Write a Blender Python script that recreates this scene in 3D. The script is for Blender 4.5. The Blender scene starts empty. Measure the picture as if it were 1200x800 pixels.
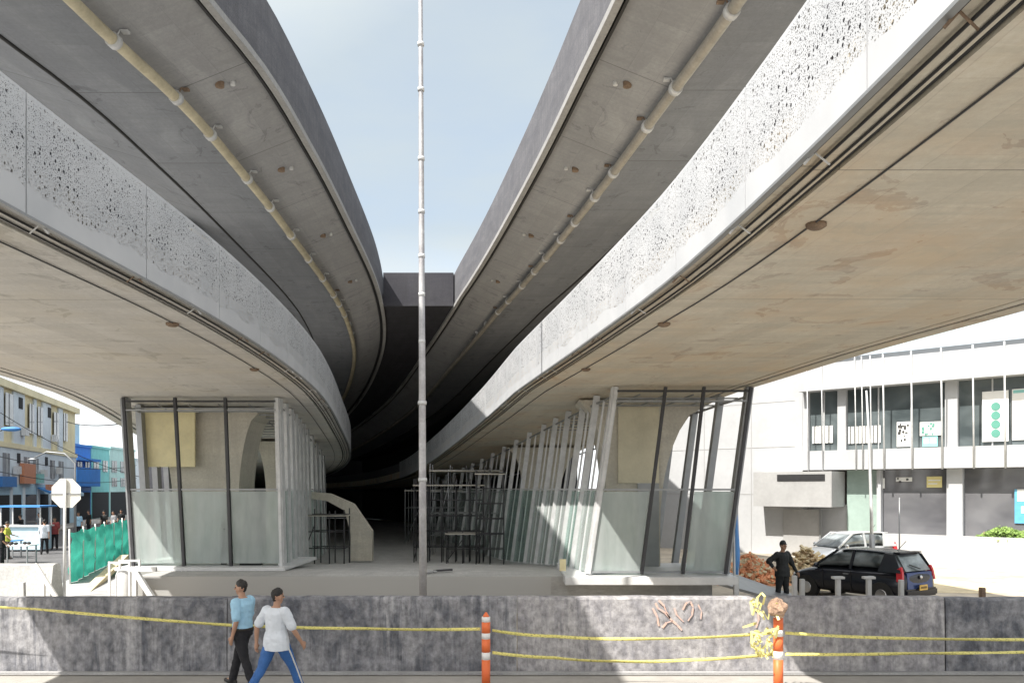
import bpy, bmesh, math, random
from mathutils import Vector, Matrix, noise
import numpy as np
random.seed(7)
R = math.radians
scene = bpy.context.scene
COL = scene.collection
F = 960.0; HV = 572.0; CH = 3.2           # focal length in photo pixels, horizon row, eye height
def at(u, v, Y): return Vector(((u-600)/F*Y, Y, CH+(HV-v)/F*Y))
def ux(u, Y): return (u-600)/F*Y

# ------------------------------------------------------------------ materials
M = {}
def nodes(name):
    m = bpy.data.materials.new(name); m.use_nodes = True
    nt = m.node_tree; b = nt.nodes['Principled BSDF']
    return m, nt, b
def N(nt, t, **kw):
    n = nt.nodes.new(t)
    for k, v in kw.items():
        if k in n.inputs: n.inputs[k].default_value = v
        else: setattr(n, k, v)
    return n
def ramp(nt, src, p0, p1, c0=(0,0,0,1), c1=(1,1,1,1)):
    r = nt.nodes.new('ShaderNodeValToRGB'); nt.links.new(src, r.inputs[0])
    r.color_ramp.elements[0].position = p0; r.color_ramp.elements[1].position = p1
    r.color_ramp.elements[0].color = c0; r.color_ramp.elements[1].color = c1
    return r
def mix(nt, fac, a, b, mode='MIX'):
    m = nt.nodes.new('ShaderNodeMix'); m.data_type = 'RGBA'; m.blend_type = mode
    for i, v in ((0, fac), (6, a), (7, b)):
        if isinstance(v, (int, float)): m.inputs[i].default_value = v
        elif isinstance(v, tuple): m.inputs[i].default_value = v
        else: nt.links.new(v, m.inputs[i])
    return m.outputs[2]
def c4(c): return (c[0], c[1], c[2], 1)
def surf(name, col, rough=.6, var=.18, scale=3.0, bump=.1, metal=0, spec=.4, col2=None, detail=8, bscale=None):
    """general painted / plain surface with mottling, fine grain and a little relief"""
    m, nt, b = nodes(name)
    tc = N(nt, 'ShaderNodeTexCoord')
    n1 = N(nt, 'ShaderNodeTexNoise', Scale=scale, Detail=detail, Roughness=.65)
    n2 = N(nt, 'ShaderNodeTexNoise', Scale=scale*9, Detail=4)
    nt.links.new(tc.outputs['Object'], n1.inputs['Vector']); nt.links.new(tc.outputs['Object'], n2.inputs['Vector'])
    dk = tuple(x*(1-var) for x in col); lt = tuple(min(1, x*(1+var*.6)) for x in col)
    if col2: dk = col2
    r = ramp(nt, n1.outputs[0], .35, .65, c4(dk), c4(lt))
    c = mix(nt, min(.5, var), r.outputs[0], n2.outputs[0], 'OVERLAY')
    nt.links.new(c, b.inputs['Base Color'])
    b.inputs['Roughness'].default_value = rough; b.inputs['Metallic'].default_value = metal
    b.inputs['Specular IOR Level'].default_value = spec
    if bump:
        bp = N(nt, 'ShaderNodeBump', Strength=bump, Distance=.02)
        n3 = N(nt, 'ShaderNodeTexNoise', Scale=bscale or scale*12, Detail=6)
        nt.links.new(tc.outputs['Object'], n3.inputs['Vector'])
        nt.links.new(n3.outputs[0], bp.inputs['Height']); nt.links.new(bp.outputs[0], b.inputs['Normal'])
    M[name] = m; return m
def concrete(name, col, col2, stain=None, seam=0, rough=.85, streak=1.0, scale=1.0, mott=.5, bump=.35, grain=.5, cloud=(.35,.7), seamdark=.55, form=None):
    """cast concrete: cloudy tone, stains stretched along the length, fine grain, cast joints (UV: x along, y across)"""
    m, nt, b = nodes(name); L = nt.links.new
    tc = N(nt, 'ShaderNodeTexCoord')
    mp = N(nt, 'ShaderNodeMapping'); mp.inputs['Scale'].default_value = (.35*scale, 1.3*scale, 1)
    L(tc.outputs['UV'], mp.inputs[0])
    n1 = N(nt, 'ShaderNodeTexNoise', Scale=1.1, Detail=10, Roughness=.68, Distortion=.6)
    L(mp.outputs[0], n1.inputs['Vector'])
    r1 = ramp(nt, n1.outputs[0], cloud[0], cloud[1], c4(col2), c4(col))
    n2 = N(nt, 'ShaderNodeTexNoise', Scale=14*scale, Detail=8, Roughness=.75)
    L(tc.outputs['UV'], n2.inputs['Vector'])
    c = mix(nt, grain, r1.outputs[0], n2.outputs[0], 'OVERLAY')
    # streaks across the span
    mp2 = N(nt, 'ShaderNodeMapping'); mp2.inputs['Scale'].default_value = (2.4*scale, .28*scale, 1)
    L(tc.outputs['UV'], mp2.inputs[0])
    n3 = N(nt, 'ShaderNodeTexNoise', Scale=1.5, Detail=7, Roughness=.7); L(mp2.outputs[0], n3.inputs['Vector'])
    r3 = ramp(nt, n3.outputs[0], .44, .62, (0,0,0,1), (1,1,1,1))
    mm = N(nt, 'ShaderNodeMath', operation='MULTIPLY'); L(r3.outputs[0], mm.inputs[0]); mm.inputs[1].default_value = mott*streak
    c = mix(nt, mm.outputs[0], c, c4(tuple(x*.62 for x in col)))
    if stain:
        n4 = N(nt, 'ShaderNodeTexNoise', Scale=.55, Detail=6, Roughness=.6); L(tc.outputs['UV'], n4.inputs['Vector'])
        r4 = ramp(nt, n4.outputs[0], .44, .66); m4 = N(nt, 'ShaderNodeMath', operation='MULTIPLY'); L(r4.outputs[0], m4.inputs[0]); m4.inputs[1].default_value = .7
        c = mix(nt, m4.outputs[0], c, c4(stain))
    hgt = n2.outputs[0]
    if form:    # shuttering boards: each cast panel a slightly different tone, fine joints between
        br = N(nt, 'ShaderNodeTexBrick', Scale=1.0); br.inputs['Brick Width'].default_value = form[0]; br.inputs['Row Height'].default_value = form[1]; br.inputs['Mortar Size'].default_value = .006; br.inputs['Mortar Smooth'].default_value = .3
        br.inputs['Color1'].default_value = (.44,.44,.44,1); br.inputs['Color2'].default_value = (.56,.56,.56,1); br.inputs['Mortar'].default_value = (.36,.36,.36,1); br.inputs['Bias'].default_value = 0
        L(tc.outputs['UV'], br.inputs['Vector']); c = mix(nt, .75, c, br.outputs[0], 'OVERLAY')
        # blotchy repairs and water marks with their own outline
        vb = N(nt, 'ShaderNodeTexNoise', Scale=.9, Detail=9, Roughness=.62, Distortion=1.6); L(tc.outputs['UV'], vb.inputs['Vector'])
        vr = ramp(nt, vb.outputs[0], .58, .63); vm = N(nt, 'ShaderNodeMath', operation='MULTIPLY'); L(vr.outputs[0], vm.inputs[0]); vm.inputs[1].default_value = .28
        c = mix(nt, vm.outputs[0], c, c4(tuple(x*.55 for x in col)))
        vr2 = ramp(nt, vb.outputs[0], .40, .36); vm2 = N(nt, 'ShaderNodeMath', operation='MULTIPLY'); L(vr2.outputs[0], vm2.inputs[0]); vm2.inputs[1].default_value = .30
        c = mix(nt, vm2.outputs[0], c, c4(tuple(min(.85, x*1.35) for x in col)))
    if seam:
        sx = N(nt, 'ShaderNodeSeparateXYZ'); L(tc.outputs['UV'], sx.inputs[0])
        dn = N(nt, 'ShaderNodeMath', operation='DIVIDE'); L(sx.outputs[0], dn.inputs[0]); dn.inputs[1].default_value = seam
        fr = N(nt, 'ShaderNodeMath', operation='FRACT'); L(dn.outputs[0], fr.inputs[0])
        pp = N(nt, 'ShaderNodeMath', operation='SUBTRACT'); L(fr.outputs[0], pp.inputs[0]); pp.inputs[1].default_value = .5
        ab = N(nt, 'ShaderNodeMath', operation='ABSOLUTE'); L(pp.outputs[0], ab.inputs[0])
        ls = N(nt, 'ShaderNodeMath', operation='LESS_THAN'); L(ab.outputs[0], ls.inputs[0]); ls.inputs[1].default_value = .012/seam
        ms = N(nt, 'ShaderNodeMath', operation='MULTIPLY'); L(ls.outputs[0], ms.inputs[0]); ms.inputs[1].default_value = seamdark
        c = mix(nt, ms.outputs[0], c, c4(tuple(x*.25 for x in col)))
    L(c, b.inputs['Base Color'])
    b.inputs['Roughness'].default_value = rough; b.inputs['Specular IOR Level'].default_value = .25
    bp = N(nt, 'ShaderNodeBump', Strength=bump, Distance=.02); L(hgt, bp.inputs['Height']); L(bp.outputs[0], b.inputs['Normal'])
    M[name] = m; return m
def plain(name, col, rough=.5, metal=0, spec=.5, emit=None):
    m, nt, b = nodes(name); b.inputs['Base Color'].default_value = c4(col)
    b.inputs['Roughness'].default_value = rough; b.inputs['Metallic'].default_value = metal; b.inputs['Specular IOR Level'].default_value = spec
    tc = N(nt, 'ShaderNodeTexCoord'); n = N(nt, 'ShaderNodeTexNoise', Scale=5., Detail=5)
    nt.links.new(tc.outputs['Object'], n.inputs['Vector'])
    nt.links.new(mix(nt, .22, c4(col), n.outputs[0], 'OVERLAY'), b.inputs['Base Color'])
    M[name] = m; return m
def dusty_glass(name, col, dust=.5, rough=.12):
    m, nt, b = nodes(name); L = nt.links.new
    tc = N(nt, 'ShaderNodeTexCoord')
    mp = N(nt, 'ShaderNodeMapping'); mp.inputs['Scale'].default_value = (1.6, 1.6, .35); L(tc.outputs['Object'], mp.inputs[0])
    n = N(nt, 'ShaderNodeTexNoise', Scale=2.2, Detail=6); L(mp.outputs[0], n.inputs['Vector'])
    r = ramp(nt, n.outputs[0], .3, .72, (dust*.75,)*3+(1,), (min(1, dust*1.3),)*3+(1,))
    b.inputs['Base Color'].default_value = c4(col); b.inputs['Roughness'].default_value = rough
    tr = N(nt, 'ShaderNodeBsdfTransparent'); tr.inputs[0].default_value = (.86, .95, .92, 1)
    mx = N(nt, 'ShaderNodeMixShader'); L(r.outputs[0], mx.inputs[0]); L(tr.outputs[0], mx.inputs[1]); L(b.outputs[0], mx.inputs[2])
    L(mx.outputs[0], nt.nodes['Material Output'].inputs[0]); M[name] = m; return m

# upper viaducts / lower decks
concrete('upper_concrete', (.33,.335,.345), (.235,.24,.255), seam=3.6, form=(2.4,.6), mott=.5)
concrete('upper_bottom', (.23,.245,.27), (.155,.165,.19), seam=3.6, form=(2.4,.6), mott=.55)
concrete('parapet_concrete', (.17,.17,.185), (.105,.107,.122), mott=.7, grain=.8, scale=1.8, bump=.6)
concrete('lip_concrete', (.40,.40,.40), (.30,.30,.30), mott=.3)
concrete('soffit_left', (.60,.585,.56), (.47,.46,.44), stain=(.54,.50,.42), seam=4.6, form=(2.4,.6), mott=.6)
concrete('soffit_right', (.69,.615,.52), (.50,.44,.37), stain=(.62,.44,.28), seam=4.6, form=(2.4,.6), mott=.7)  # orange stain tone also carries warm light reflected off the ground
concrete('pier_concrete', (.66,.62,.53), (.52,.49,.43), mott=.4)
concrete('platform_concrete', (.50,.50,.49), (.38,.38,.375), mott=.5, grain=.6)
def rough_wall(name, lt, dk, seed):
    m, nt, b = nodes(name); L = nt.links.new
    tc = N(nt, 'ShaderNodeTexCoord')
    def nz(sx, sy, sc, det=8, rough=.7, dist=0, off=0):
        mp = N(nt, 'ShaderNodeMapping'); mp.inputs['Scale'].default_value = (sx, sy, 1); mp.inputs['Location'].default_value = (seed+off, off*2, 0)
        L(tc.outputs['UV'], mp.inputs[0]); n = N(nt, 'ShaderNodeTexNoise', Scale=sc, Detail=det, Roughness=rough, Distortion=dist); L(mp.outputs[0], n.inputs['Vector']); return n.outputs[0]
    big = ramp(nt, nz(1, .5, .55, 4), .40, .58); blot = ramp(nt, nz(1.0, .6, 3.2, 7, .62, .6, 3), .40, .62)
    ver = ramp(nt, nz(3.4, .30, 1.8, 8, .7, .3, 7), .42, .60); pts = ramp(nt, nz(1, .8, 9, 6, .65, 0, 9), .30, .72)
    mid = tuple((x+y)/2 for x, y in zip(lt, dk))
    c = mix(nt, blot.outputs[0], c4(dk), c4(mid))
    mu = N(nt, 'ShaderNodeMath', operation='MULTIPLY'); L(ver.outputs[0], mu.inputs[0]); L(big.outputs[0], mu.inputs[1])
    c = mix(nt, mu.outputs[0], c, c4(lt)); c = mix(nt, .42, c, pts.outputs[0], 'OVERLAY')
    L(c, b.inputs['Base Color']); b.inputs['Roughness'].default_value = .9; b.inputs['Specular IOR Level'].default_value = .2
    bp = N(nt, 'ShaderNodeBump', Strength=.4, Distance=.02); L(pts.outputs[0], bp.inputs['Height']); L(bp.outputs[0], b.inputs['Normal']); M[name] = m
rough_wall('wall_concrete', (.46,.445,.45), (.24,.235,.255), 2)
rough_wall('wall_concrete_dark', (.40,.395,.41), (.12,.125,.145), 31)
concrete('wall_cap', (.5,.5,.5), (.3,.3,.31), mott=.4, scale=2)
surf('road', (.38,.365,.34), .9, .16, .5, .25, bscale=60)
surf('asphalt', (.12,.12,.125), .9, .25, .6, .3, bscale=60)
surf('dirt', (.42,.37,.30), .95, .35, .5, .5, bscale=20)
surf('sand', (.62,.53,.36), .95, .25, .8, .5, bscale=20)
surf('far_ground', (.22,.22,.21), .95, .25, .05, 0)
plain('dark_steel', (.055,.055,.06), .5, .3)
plain('grey_steel', (.30,.31,.32), .45, .5)
surf('pale_steel', (.60,.61,.62), .45, .15, 3, 0, metal=.1)
surf('white_metal', (.66,.67,.68), .42, .08, 2, .03)
plain('white_paint', (.66,.66,.65), .5)
plain('cable_black', (.02,.02,.022), .7)
plain('rubber', (.02,.02,.02), .8)
surf('pipe_cream', (.50,.45,.32), .5, .2, 2, .05)
surf('pipe_grey', (.33,.31,.27), .5, .2, 2, .05)
surf('yellow_board', (.76,.68,.42), .75, .12, 1.5, .1)
surf('beige_board', (.62,.57,.43), .75, .12, 1.5, .1)
surf('rust', (.24,.17,.12), .85, .4, 6, .4)
dusty_glass('pane_grey', (.50,.53,.53), .50)
dusty_glass('pane_green', (.34,.46,.43), .5)
# perforated cladding: holes of mixed sizes, dense above, solid foot
def perforated():
    m, nt, b = nodes('perforated_white'); L = nt.links.new
    tc = N(nt, 'ShaderNodeTexCoord'); sx = N(nt, 'ShaderNodeSeparateXYZ'); L(tc.outputs['UV'], sx.inputs[0])
    fac = None
    for sc, rad, rnd, thr, lo in ((12, .19, .9, .335, .11), (27, .20, .85, .27, .11), (52, .22, .8, .19, .14)):
        v = N(nt, 'ShaderNodeTexVoronoi', Scale=sc, Randomness=rnd); v.voronoi_dimensions = '2D'; L(tc.outputs['UV'], v.inputs['Vector'])
        sp = N(nt, 'ShaderNodeSeparateColor'); L(v.outputs['Color'], sp.inputs[0])
        # radius varies per cell and with a slow density field
        nn = N(nt, 'ShaderNodeTexNoise', Scale=1.7, Detail=2); L(tc.outputs['UV'], nn.inputs['Vector'])
        a = N(nt, 'ShaderNodeMath', operation='MULTIPLY'); L(sp.outputs[0], a.inputs[0]); L(nn.outputs[0], a.inputs[1])
        a2 = N(nt, 'ShaderNodeMath', operation='SUBTRACT'); L(a.outputs[0], a2.inputs[0]); a2.inputs[1].default_value = thr
        a3 = N(nt, 'ShaderNodeMath', operation='MULTIPLY_ADD'); L(a2.outputs[0], a3.inputs[0]); a3.inputs[1].default_value = 1.2; a3.inputs[2].default_value = lo
        a4 = N(nt, 'ShaderNodeMath', operation='MINIMUM'); L(a3.outputs[0], a4.inputs[0]); a4.inputs[1].default_value = rad
        gt = N(nt, 'ShaderNodeMath', operation='GREATER_THAN'); L(a2.outputs[0], gt.inputs[0]); gt.inputs[1].default_value = -.04
        ls = N(nt, 'ShaderNodeMath', operation='LESS_THAN'); L(v.outputs['Distance'], ls.inputs[0]); L(a4.outputs[0], ls.inputs[1])
        o = N(nt, 'ShaderNodeMath', operation='MULTIPLY'); L(gt.outputs[0], o.inputs[0]); L(ls.outputs[0], o.inputs[1])
        if fac is None: fac = o.outputs[0]
        else:
            mx = N(nt, 'ShaderNodeMath', operation='MAXIMUM'); L(fac, mx.inputs[0]); L(o.outputs[0], mx.inputs[1]); fac = mx.outputs[0]
    nb = N(nt, 'ShaderNodeTexNoise', Scale=1.2, Detail=2); L(tc.outputs['UV'], nb.inputs['Vector'])
    lim = N(nt, 'ShaderNodeMath', operation='MULTIPLY_ADD'); L(nb.outputs[0], lim.inputs[0]); lim.inputs[1].default_value = .30; lim.inputs[2].default_value = .08
    g = N(nt, 'ShaderNodeMath', operation='GREATER_THAN'); L(sx.outputs[1], g.inputs[0]); L(lim.outputs[0], g.inputs[1])
    g2 = N(nt, 'ShaderNodeMath', operation='LESS_THAN'); L(sx.outputs[1], g2.inputs[0]); g2.inputs[1].default_value = 1.12
    q = N(nt, 'ShaderNodeMath', operation='MULTIPLY'); L(g.outputs[0], q.inputs[0]); L(g2.outputs[0], q.inputs[1])
    q2 = N(nt, 'ShaderNodeMath', operation='MULTIPLY'); L(q.outputs[0], q2.inputs[0]); L(fac, q2.inputs[1])
    n1 = N(nt, 'ShaderNodeTexNoise', Scale=1.5, Detail=6); L(tc.outputs['Object'], n1.inputs['Vector'])
    r1 = ramp(nt, n1.outputs[0], .3, .7, (.45,.465,.49,1), (.53,.54,.56,1))
    L(r1.outputs[0], b.inputs['Base Color']); b.inputs['Roughness'].default_value = .45
    tr = N(nt, 'ShaderNodeBsdfTransparent')
    mx = N(nt, 'ShaderNodeMixShader'); L(q2.outputs[0], mx.inputs[0]); L(b.outputs[0], mx.inputs[1]); L(tr.outputs[0], mx.inputs[2])
    L(mx.outputs[0], nt.nodes['Material Output'].inputs[0])
    M['perforated_white'] = m
perforated()
plain('backing', (.13,.13,.145), .8)

# ------------------------------------------------------------------ object helpers
def tag(o, label=None, cat=None, group=None, kind=None):
    if label: o['label'] = label
    if cat: o['category'] = cat
    if group: o['group'] = group
    if kind: o['kind'] = kind
    return o
def empty(name, loc, label=None, cat=None, group=None, rz=0):
    o = bpy.data.objects.new(name, None); COL.objects.link(o); o.location = loc; o.rotation_euler.z = rz
    o.empty_display_size = .3
    return tag(o, label, cat, group)
def copy_tree(o, parent=None):
    c = o.copy(); COL.objects.link(c)
    if parent: c.parent = parent
    for ch in list(o.children): copy_tree(ch, c)
    return c
class MB:
    def __init__(s): s.bm = bmesh.new(); s.uv = s.bm.loops.layers.uv.new('UVMap')
    def quad(s, vs, uvs=None, smooth=False):
        try: f = s.bm.faces.new(vs)
        except ValueError: return
        f.smooth = smooth
        if uvs:
            for l, u in zip(f.loops, uvs): l[s.uv].uv = u
        return f
    def box(s, x0, x1, y0, y1, z0, z1, org=(0,0,0), ex=(1,0,0), ey=(0,1,0)):
        o = Vector(org); ex = Vector(ex); ey = Vector(ey); ez = Vector((0,0,1))
        P = lambda x, y, z: s.bm.verts.new(o+ex*x+ey*y+ez*z)
        v = [P(x,y,z) for z in (z0,z1) for y in (y0,y1) for x in (x0,x1)]
        dx, dy, dz = x1-x0, y1-y0, z1-z0
        for idx, (a, b) in (((0,2,3,1),(dy,dx)),((4,5,7,6),(dx,dy)),((0,1,5,4),(dx,dz)),((2,6,7,3),(dz,dx)),((0,4,6,2),(dz,dy)),((1,3,7,5),(dy,dz))):
            k = x0+y0
            if idx == (2,6,7,3): uv = [(k,z0),(k,z0+dz),(k+dx,z0+dz),(k+dx,z0)]
            elif idx == (0,4,6,2): uv = [(k,z0),(k,z0+dz),(k+dy,z0+dz),(k+dy,z0)]
            elif idx == (1,3,7,5): uv = [(k,z0),(k+dy,z0),(k+dy,z0+dz),(k,z0+dz)]
            elif idx == (0,1,5,4): uv = [(k,z0),(k+dx,z0),(k+dx,z0+dz),(k,z0+dz)]
            elif idx == (0,2,3,1): uv = [(x0,y0),(x0,y1),(x1,y1),(x1,y0)]
            else: uv = [(x0,y0),(x1,y0),(x1,y1),(x0,y1)]
            s.quad([v[i] for i in idx], uv)
        return s
    def bar(s, p, q, w, d=None, ref=(0,1,0)):
        """rectangular bar from p to q, width w across, depth d along ref"""
        d = d or w; p = Vector(p); q = Vector(q); t = (q-p).normalized(); r = Vector(ref)
        a = t.cross(r)
        if a.length < 1e-3: r = Vector((1,0,0)); a = t.cross(r)
        a.normalize(); b = a.cross(t).normalized()
        vs = []
        for c in (p, q):
            for i, j in ((-1,-1),(1,-1),(1,1),(-1,1)): vs.append(s.bm.verts.new(c+a*(i*w/2)+b*(j*d/2)))
        L = (q-p).length
        for i in range(4):
            j = (i+1) % 4; s.quad([vs[i],vs[j],vs[j+4],vs[i+4]], [(0,0),(w,0),(w,L),(0,L)])
        s.quad(vs[3::-1]); s.quad(vs[4:]); return s
    def tube(s, pts, r, n=10, caps=True, squash=None, ref=(0,0,1)):
        pts = [Vector(p) for p in pts]; rs = r if isinstance(r, (list, tuple)) else [r]*len(pts)
        rings = []; up = Vector(ref); L = 0
        for i, p in enumerate(pts):
            t = (pts[min(i+1, len(pts)-1)]-pts[max(i-1, 0)]).normalized()
            a = t.cross(up)
            if a.length < .05: a = t.cross(Vector((1,0,0)))
            a.normalize(); b = a.cross(t).normalized()
            sa, sb = (squash[i] if isinstance(squash, list) else squash) if squash else (1,1)
            rings.append([s.bm.verts.new(p+a*(rs[i]*sa*math.cos(2*math.pi*k/n))+b*(rs[i]*sb*math.sin(2*math.pi*k/n))) for k in range(n)])
        for i in range(len(rings)-1):
            L2 = L+(pts[i+1]-pts[i]).length
            for k in range(n):
                j = (k+1) % n
                s.quad([rings[i][k],rings[i][j],rings[i+1][j],rings[i+1][k]], [(L,k/n),(L,(k+1)/n),(L2,(k+1)/n),(L2,k/n)], smooth=True)
            L = L2
        if caps:
            s.quad(rings[0][::-1]); s.quad(rings[-1])
        return s
    def prism(s, poly, d0, d1, plane='XZ'):
        """polygon extruded: plane XZ -> along Y, XY -> along Z, YZ -> along X"""
        def P(a, b, d): return {'XZ': (a,d,b), 'XY': (a,b,d), 'YZ': (d,a,b)}[plane]
        v0 = [s.bm.verts.new(P(a,b,d0)) for a, b in poly]; v1 = [s.bm.verts.new(P(a,b,d1)) for a, b in poly]
        n = len(poly); s.quad(v0, list(poly)); s.quad(v1[::-1], list(poly)[::-1]); L = 0
        for i in range(n):
            j = (i+1) % n; l = math.dist(poly[i], poly[j])
            s.quad([v0[i],v1[i],v1[j],v0[j]], [(d0,L),(d1,L),(d1,L+l),(d0,L+l)]); L += l
        return s
    def ball(s, c, r, sc=(1,1,1), seg=12):
        m = Matrix.Translation(Vector(c)) @ Matrix.Diagonal((sc[0]*r, sc[1]*r, sc[2]*r, 1))
        g = bmesh.ops.create_uvsphere(s.bm, u_segments=seg, v_segments=max(6, seg*2//3), radius=1, matrix=m)
        for v in g['verts']:
            for f in v.link_faces: f.smooth = True
        return s
    def sweep(s, ring_fn, ys, closed=True, caps=True, smooth=False):
        """ring_fn(Y) -> list of (x,y,z)"""
        rings = []; L = [0]
        pr = None
        for y in ys:
            r = [Vector(p) for p in ring_fn(y)]
            if pr is not None: L.append(L[-1]+(r[0]-pr[0]).length)
            pr = r; rings.append(r)
        n = len(rings[0]); cl = [0]
        for i in range(n): cl.append(cl[-1]+(rings[0][(i+1) % n]-rings[0][i]).length)
        V = [[s.bm.verts.new(p) for p in r] for r in rings]
        for i in range(len(V)-1):
            for k in range(n if closed else n-1):
                j = (k+1) % n
                s.quad([V[i][k],V[i][j],V[i+1][j],V[i+1][k]], [(L[i],cl[k]),(L[i],cl[k+1]),(L[i+1],cl[k+1]),(L[i+1],cl[k])], smooth)
        if closed and caps: s.quad(V[0][::-1]); s.quad(V[-1])
        return s
    def build(s, name, mat, parent=None, bevel=0, recalc=True, world=True):
        if recalc: bmesh.ops.recalc_face_normals(s.bm, faces=s.bm.faces)
        if bevel: bmesh.ops.bevel(s.bm, geom=list(s.bm.edges), offset=bevel, segments=2, affect='EDGES', clamp_overlap=True)
        me = bpy.data.meshes.new(name); s.bm.to_mesh(me); s.bm.free()
        if parent is not None and world:
            me.transform(Matrix.Translation(-root_loc(parent)))
        me.materials.append(M[mat] if isinstance(mat, str) else mat)
        o = bpy.data.objects.new(name, me); COL.objects.link(o); o.parent = parent
        return o
def root_loc(o):
    l = Vector((0,0,0))
    while o is not None: l += o.location; o = o.parent
    return l
def solo(name, mb, mat, label, cat, group=None, kind=None, bevel=0):
    """single-mesh thing, origin moved to the centre of its foot"""
    bmesh.ops.recalc_face_normals(mb.bm, faces=mb.bm.faces)
    xs = [v.co for v in mb.bm.verts]
    c = Vector(((min(v.x for v in xs)+max(v.x for v in xs))/2, (min(v.y for v in xs)+max(v.y for v in xs))/2, min(v.z for v in xs)))
    if bevel: bmesh.ops.bevel(mb.bm, geom=list(mb.bm.edges), offset=bevel, segments=2, affect='EDGES', clamp_overlap=True)
    me = bpy.data.meshes.new(name); mb.bm.to_mesh(me); mb.bm.free(); me.transform(Matrix.Translation(-c))
    me.materials.append(M[mat]); o = bpy.data.objects.new(name, me); o.location = c; COL.objects.link(o)
    return tag(o, label, cat, group, kind)
def curve(tab):
    ys = [a for a, b in tab]; xs = [b for a, b in tab]; n = len(ys)
    d = [(xs[i+1]-xs[i])/(ys[i+1]-ys[i]) for i in range(n-1)]
    m = [d[0]]+[(d[i-1]*(ys[i+1]-ys[i])+d[i]*(ys[i]-ys[i-1]))/(ys[i+1]-ys[i-1]) for i in range(1, n-1)]+[d[-1]]
    def f(y):
        if y <= ys[0]: return xs[0]+m[0]*(y-ys[0])
        if y >= ys[-1]: return xs[-1]+m[-1]*(y-ys[-1])
        i = max(k for k in range(n-1) if ys[k] <= y); h = ys[i+1]-ys[i]; t = (y-ys[i])/h
        return (2*t**3-3*t*t+1)*xs[i]+(t**3-2*t*t+t)*h*m[i]+(-2*t**3+3*t*t)*xs[i+1]+(t**3-t*t)*h*m[i+1]
    return f
def frange(a, b, st):
    n = max(1, int(round((b-a)/st))); return [a+(b-a)*i/n for i in range(n+1)]

# ------------------------------------------------------------------ alignments (X of edges as a function of Y)
LLi = curve([(-14,-4.3),(0,-4.6),(7.4,-4.6),(12.4,-4.5),(18.9,-4.85),(23,-5.3),(30,-6.3),(42,-8.3),(56,-12.8),(70,-19),(85,-28)])
LLo = curve([(-14,-10.6),(0,-10.6),(7.4,-10.8),(12.4,-11.1),(18.9,-11.8),(24,-12.8),(30.4,-14.5),(42,-17.2),(56,-22),(70,-28),(85,-37)])
LRi = curve([(-14,2.5),(0,2.45),(4.4,2.36),(7.5,2.19),(9.9,1.98),(13.7,1.43),(20,.4),(29.4,-1.16),(42,-4.0),(60,-8.6),(75,-14.5),(90,-23)])
LRo = curve([(-14,8.4),(0,8.6),(5,8.3),(12.06,7.5),(15,6.95),(21.3,6.2),(30,5.0),(42,2.2),(60,-2.4),(75,-8.3),(90,-17)])
ULi = curve([(-14,-5.9),(5,-5.6),(14.3,-5.35),(16.3,-5.12),(20.8,-5.07),(26.75,-5.27),(35.2,-5.75),(47.4,-7.5),(60,-11.5),(75,-19),(90,-29)])
URi = curve([(-14,4.0),(5,2.9),(14.27,1.85),(16.95,1.42),(19.75,.98),(25.4,-.02),(30,-.9),(35.6,-2.08),(39.3,-2.92),(46.1,-4.7),(60,-9.5),(75,-17.5),(90,-26)])
drop = curve([(-20,0),(0,0),(22,0),(30,.28),(42,1.1),(56,1.8),(70,2.3),(90,2.7)])
def dz(y): return 0 if y < 20 else max(0, drop(y))
plat = curve([(0,1.0),(20,1.0),(22,.95),(34,.2),(44,.06),(60,.03),(100,.02)])
dropu = curve([(-20,0),(0,0),(37,0),(45,.5),(60,2.6),(75,5.0),(90,6.4)])
def dzu(y): return 0 if y < 30 else max(0, dropu(y))
LZ = CH+2.6; PZ = CH+3.75
# ------------------------------------------------------------------ people
plain('skin', (.42,.24,.16), .55); plain('skin_dark', (.30,.17,.11), .55); plain('hair_black', (.015,.013,.012), .6); plain('hair_grey', (.05,.045,.04), .7)
surf('shirt_blue', (.36,.60,.78), .8, .10, 6, .25); surf('shirt_white', (.66,.70,.76), .8, .08, 6, .25)
surf('trousers_black', (.018,.018,.022), .8, .2, 5, .3); surf('trousers_blue', (.04,.13,.36), .7, .18, 5, .3)
surf('uniform_black', (.012,.014,.015), .75, .2, 5, .3); plain('shoe_dark', (.02,.02,.02), .5); plain('shoe_pale', (.55,.55,.55), .5)
surf('jacket_red', (.30,.06,.06), .8, .2, 5, .2); surf('vest_yellow', (.60,.62,.10), .7, .15, 5, .2); surf('shirt_grey', (.25,.26,.28), .8, .15, 5, .2)
plain('eye_white', (.7,.7,.7), .3); plain('lip', (.35,.14,.11), .5); plain('belt_dark', (.02,.015,.01), .5)
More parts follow.
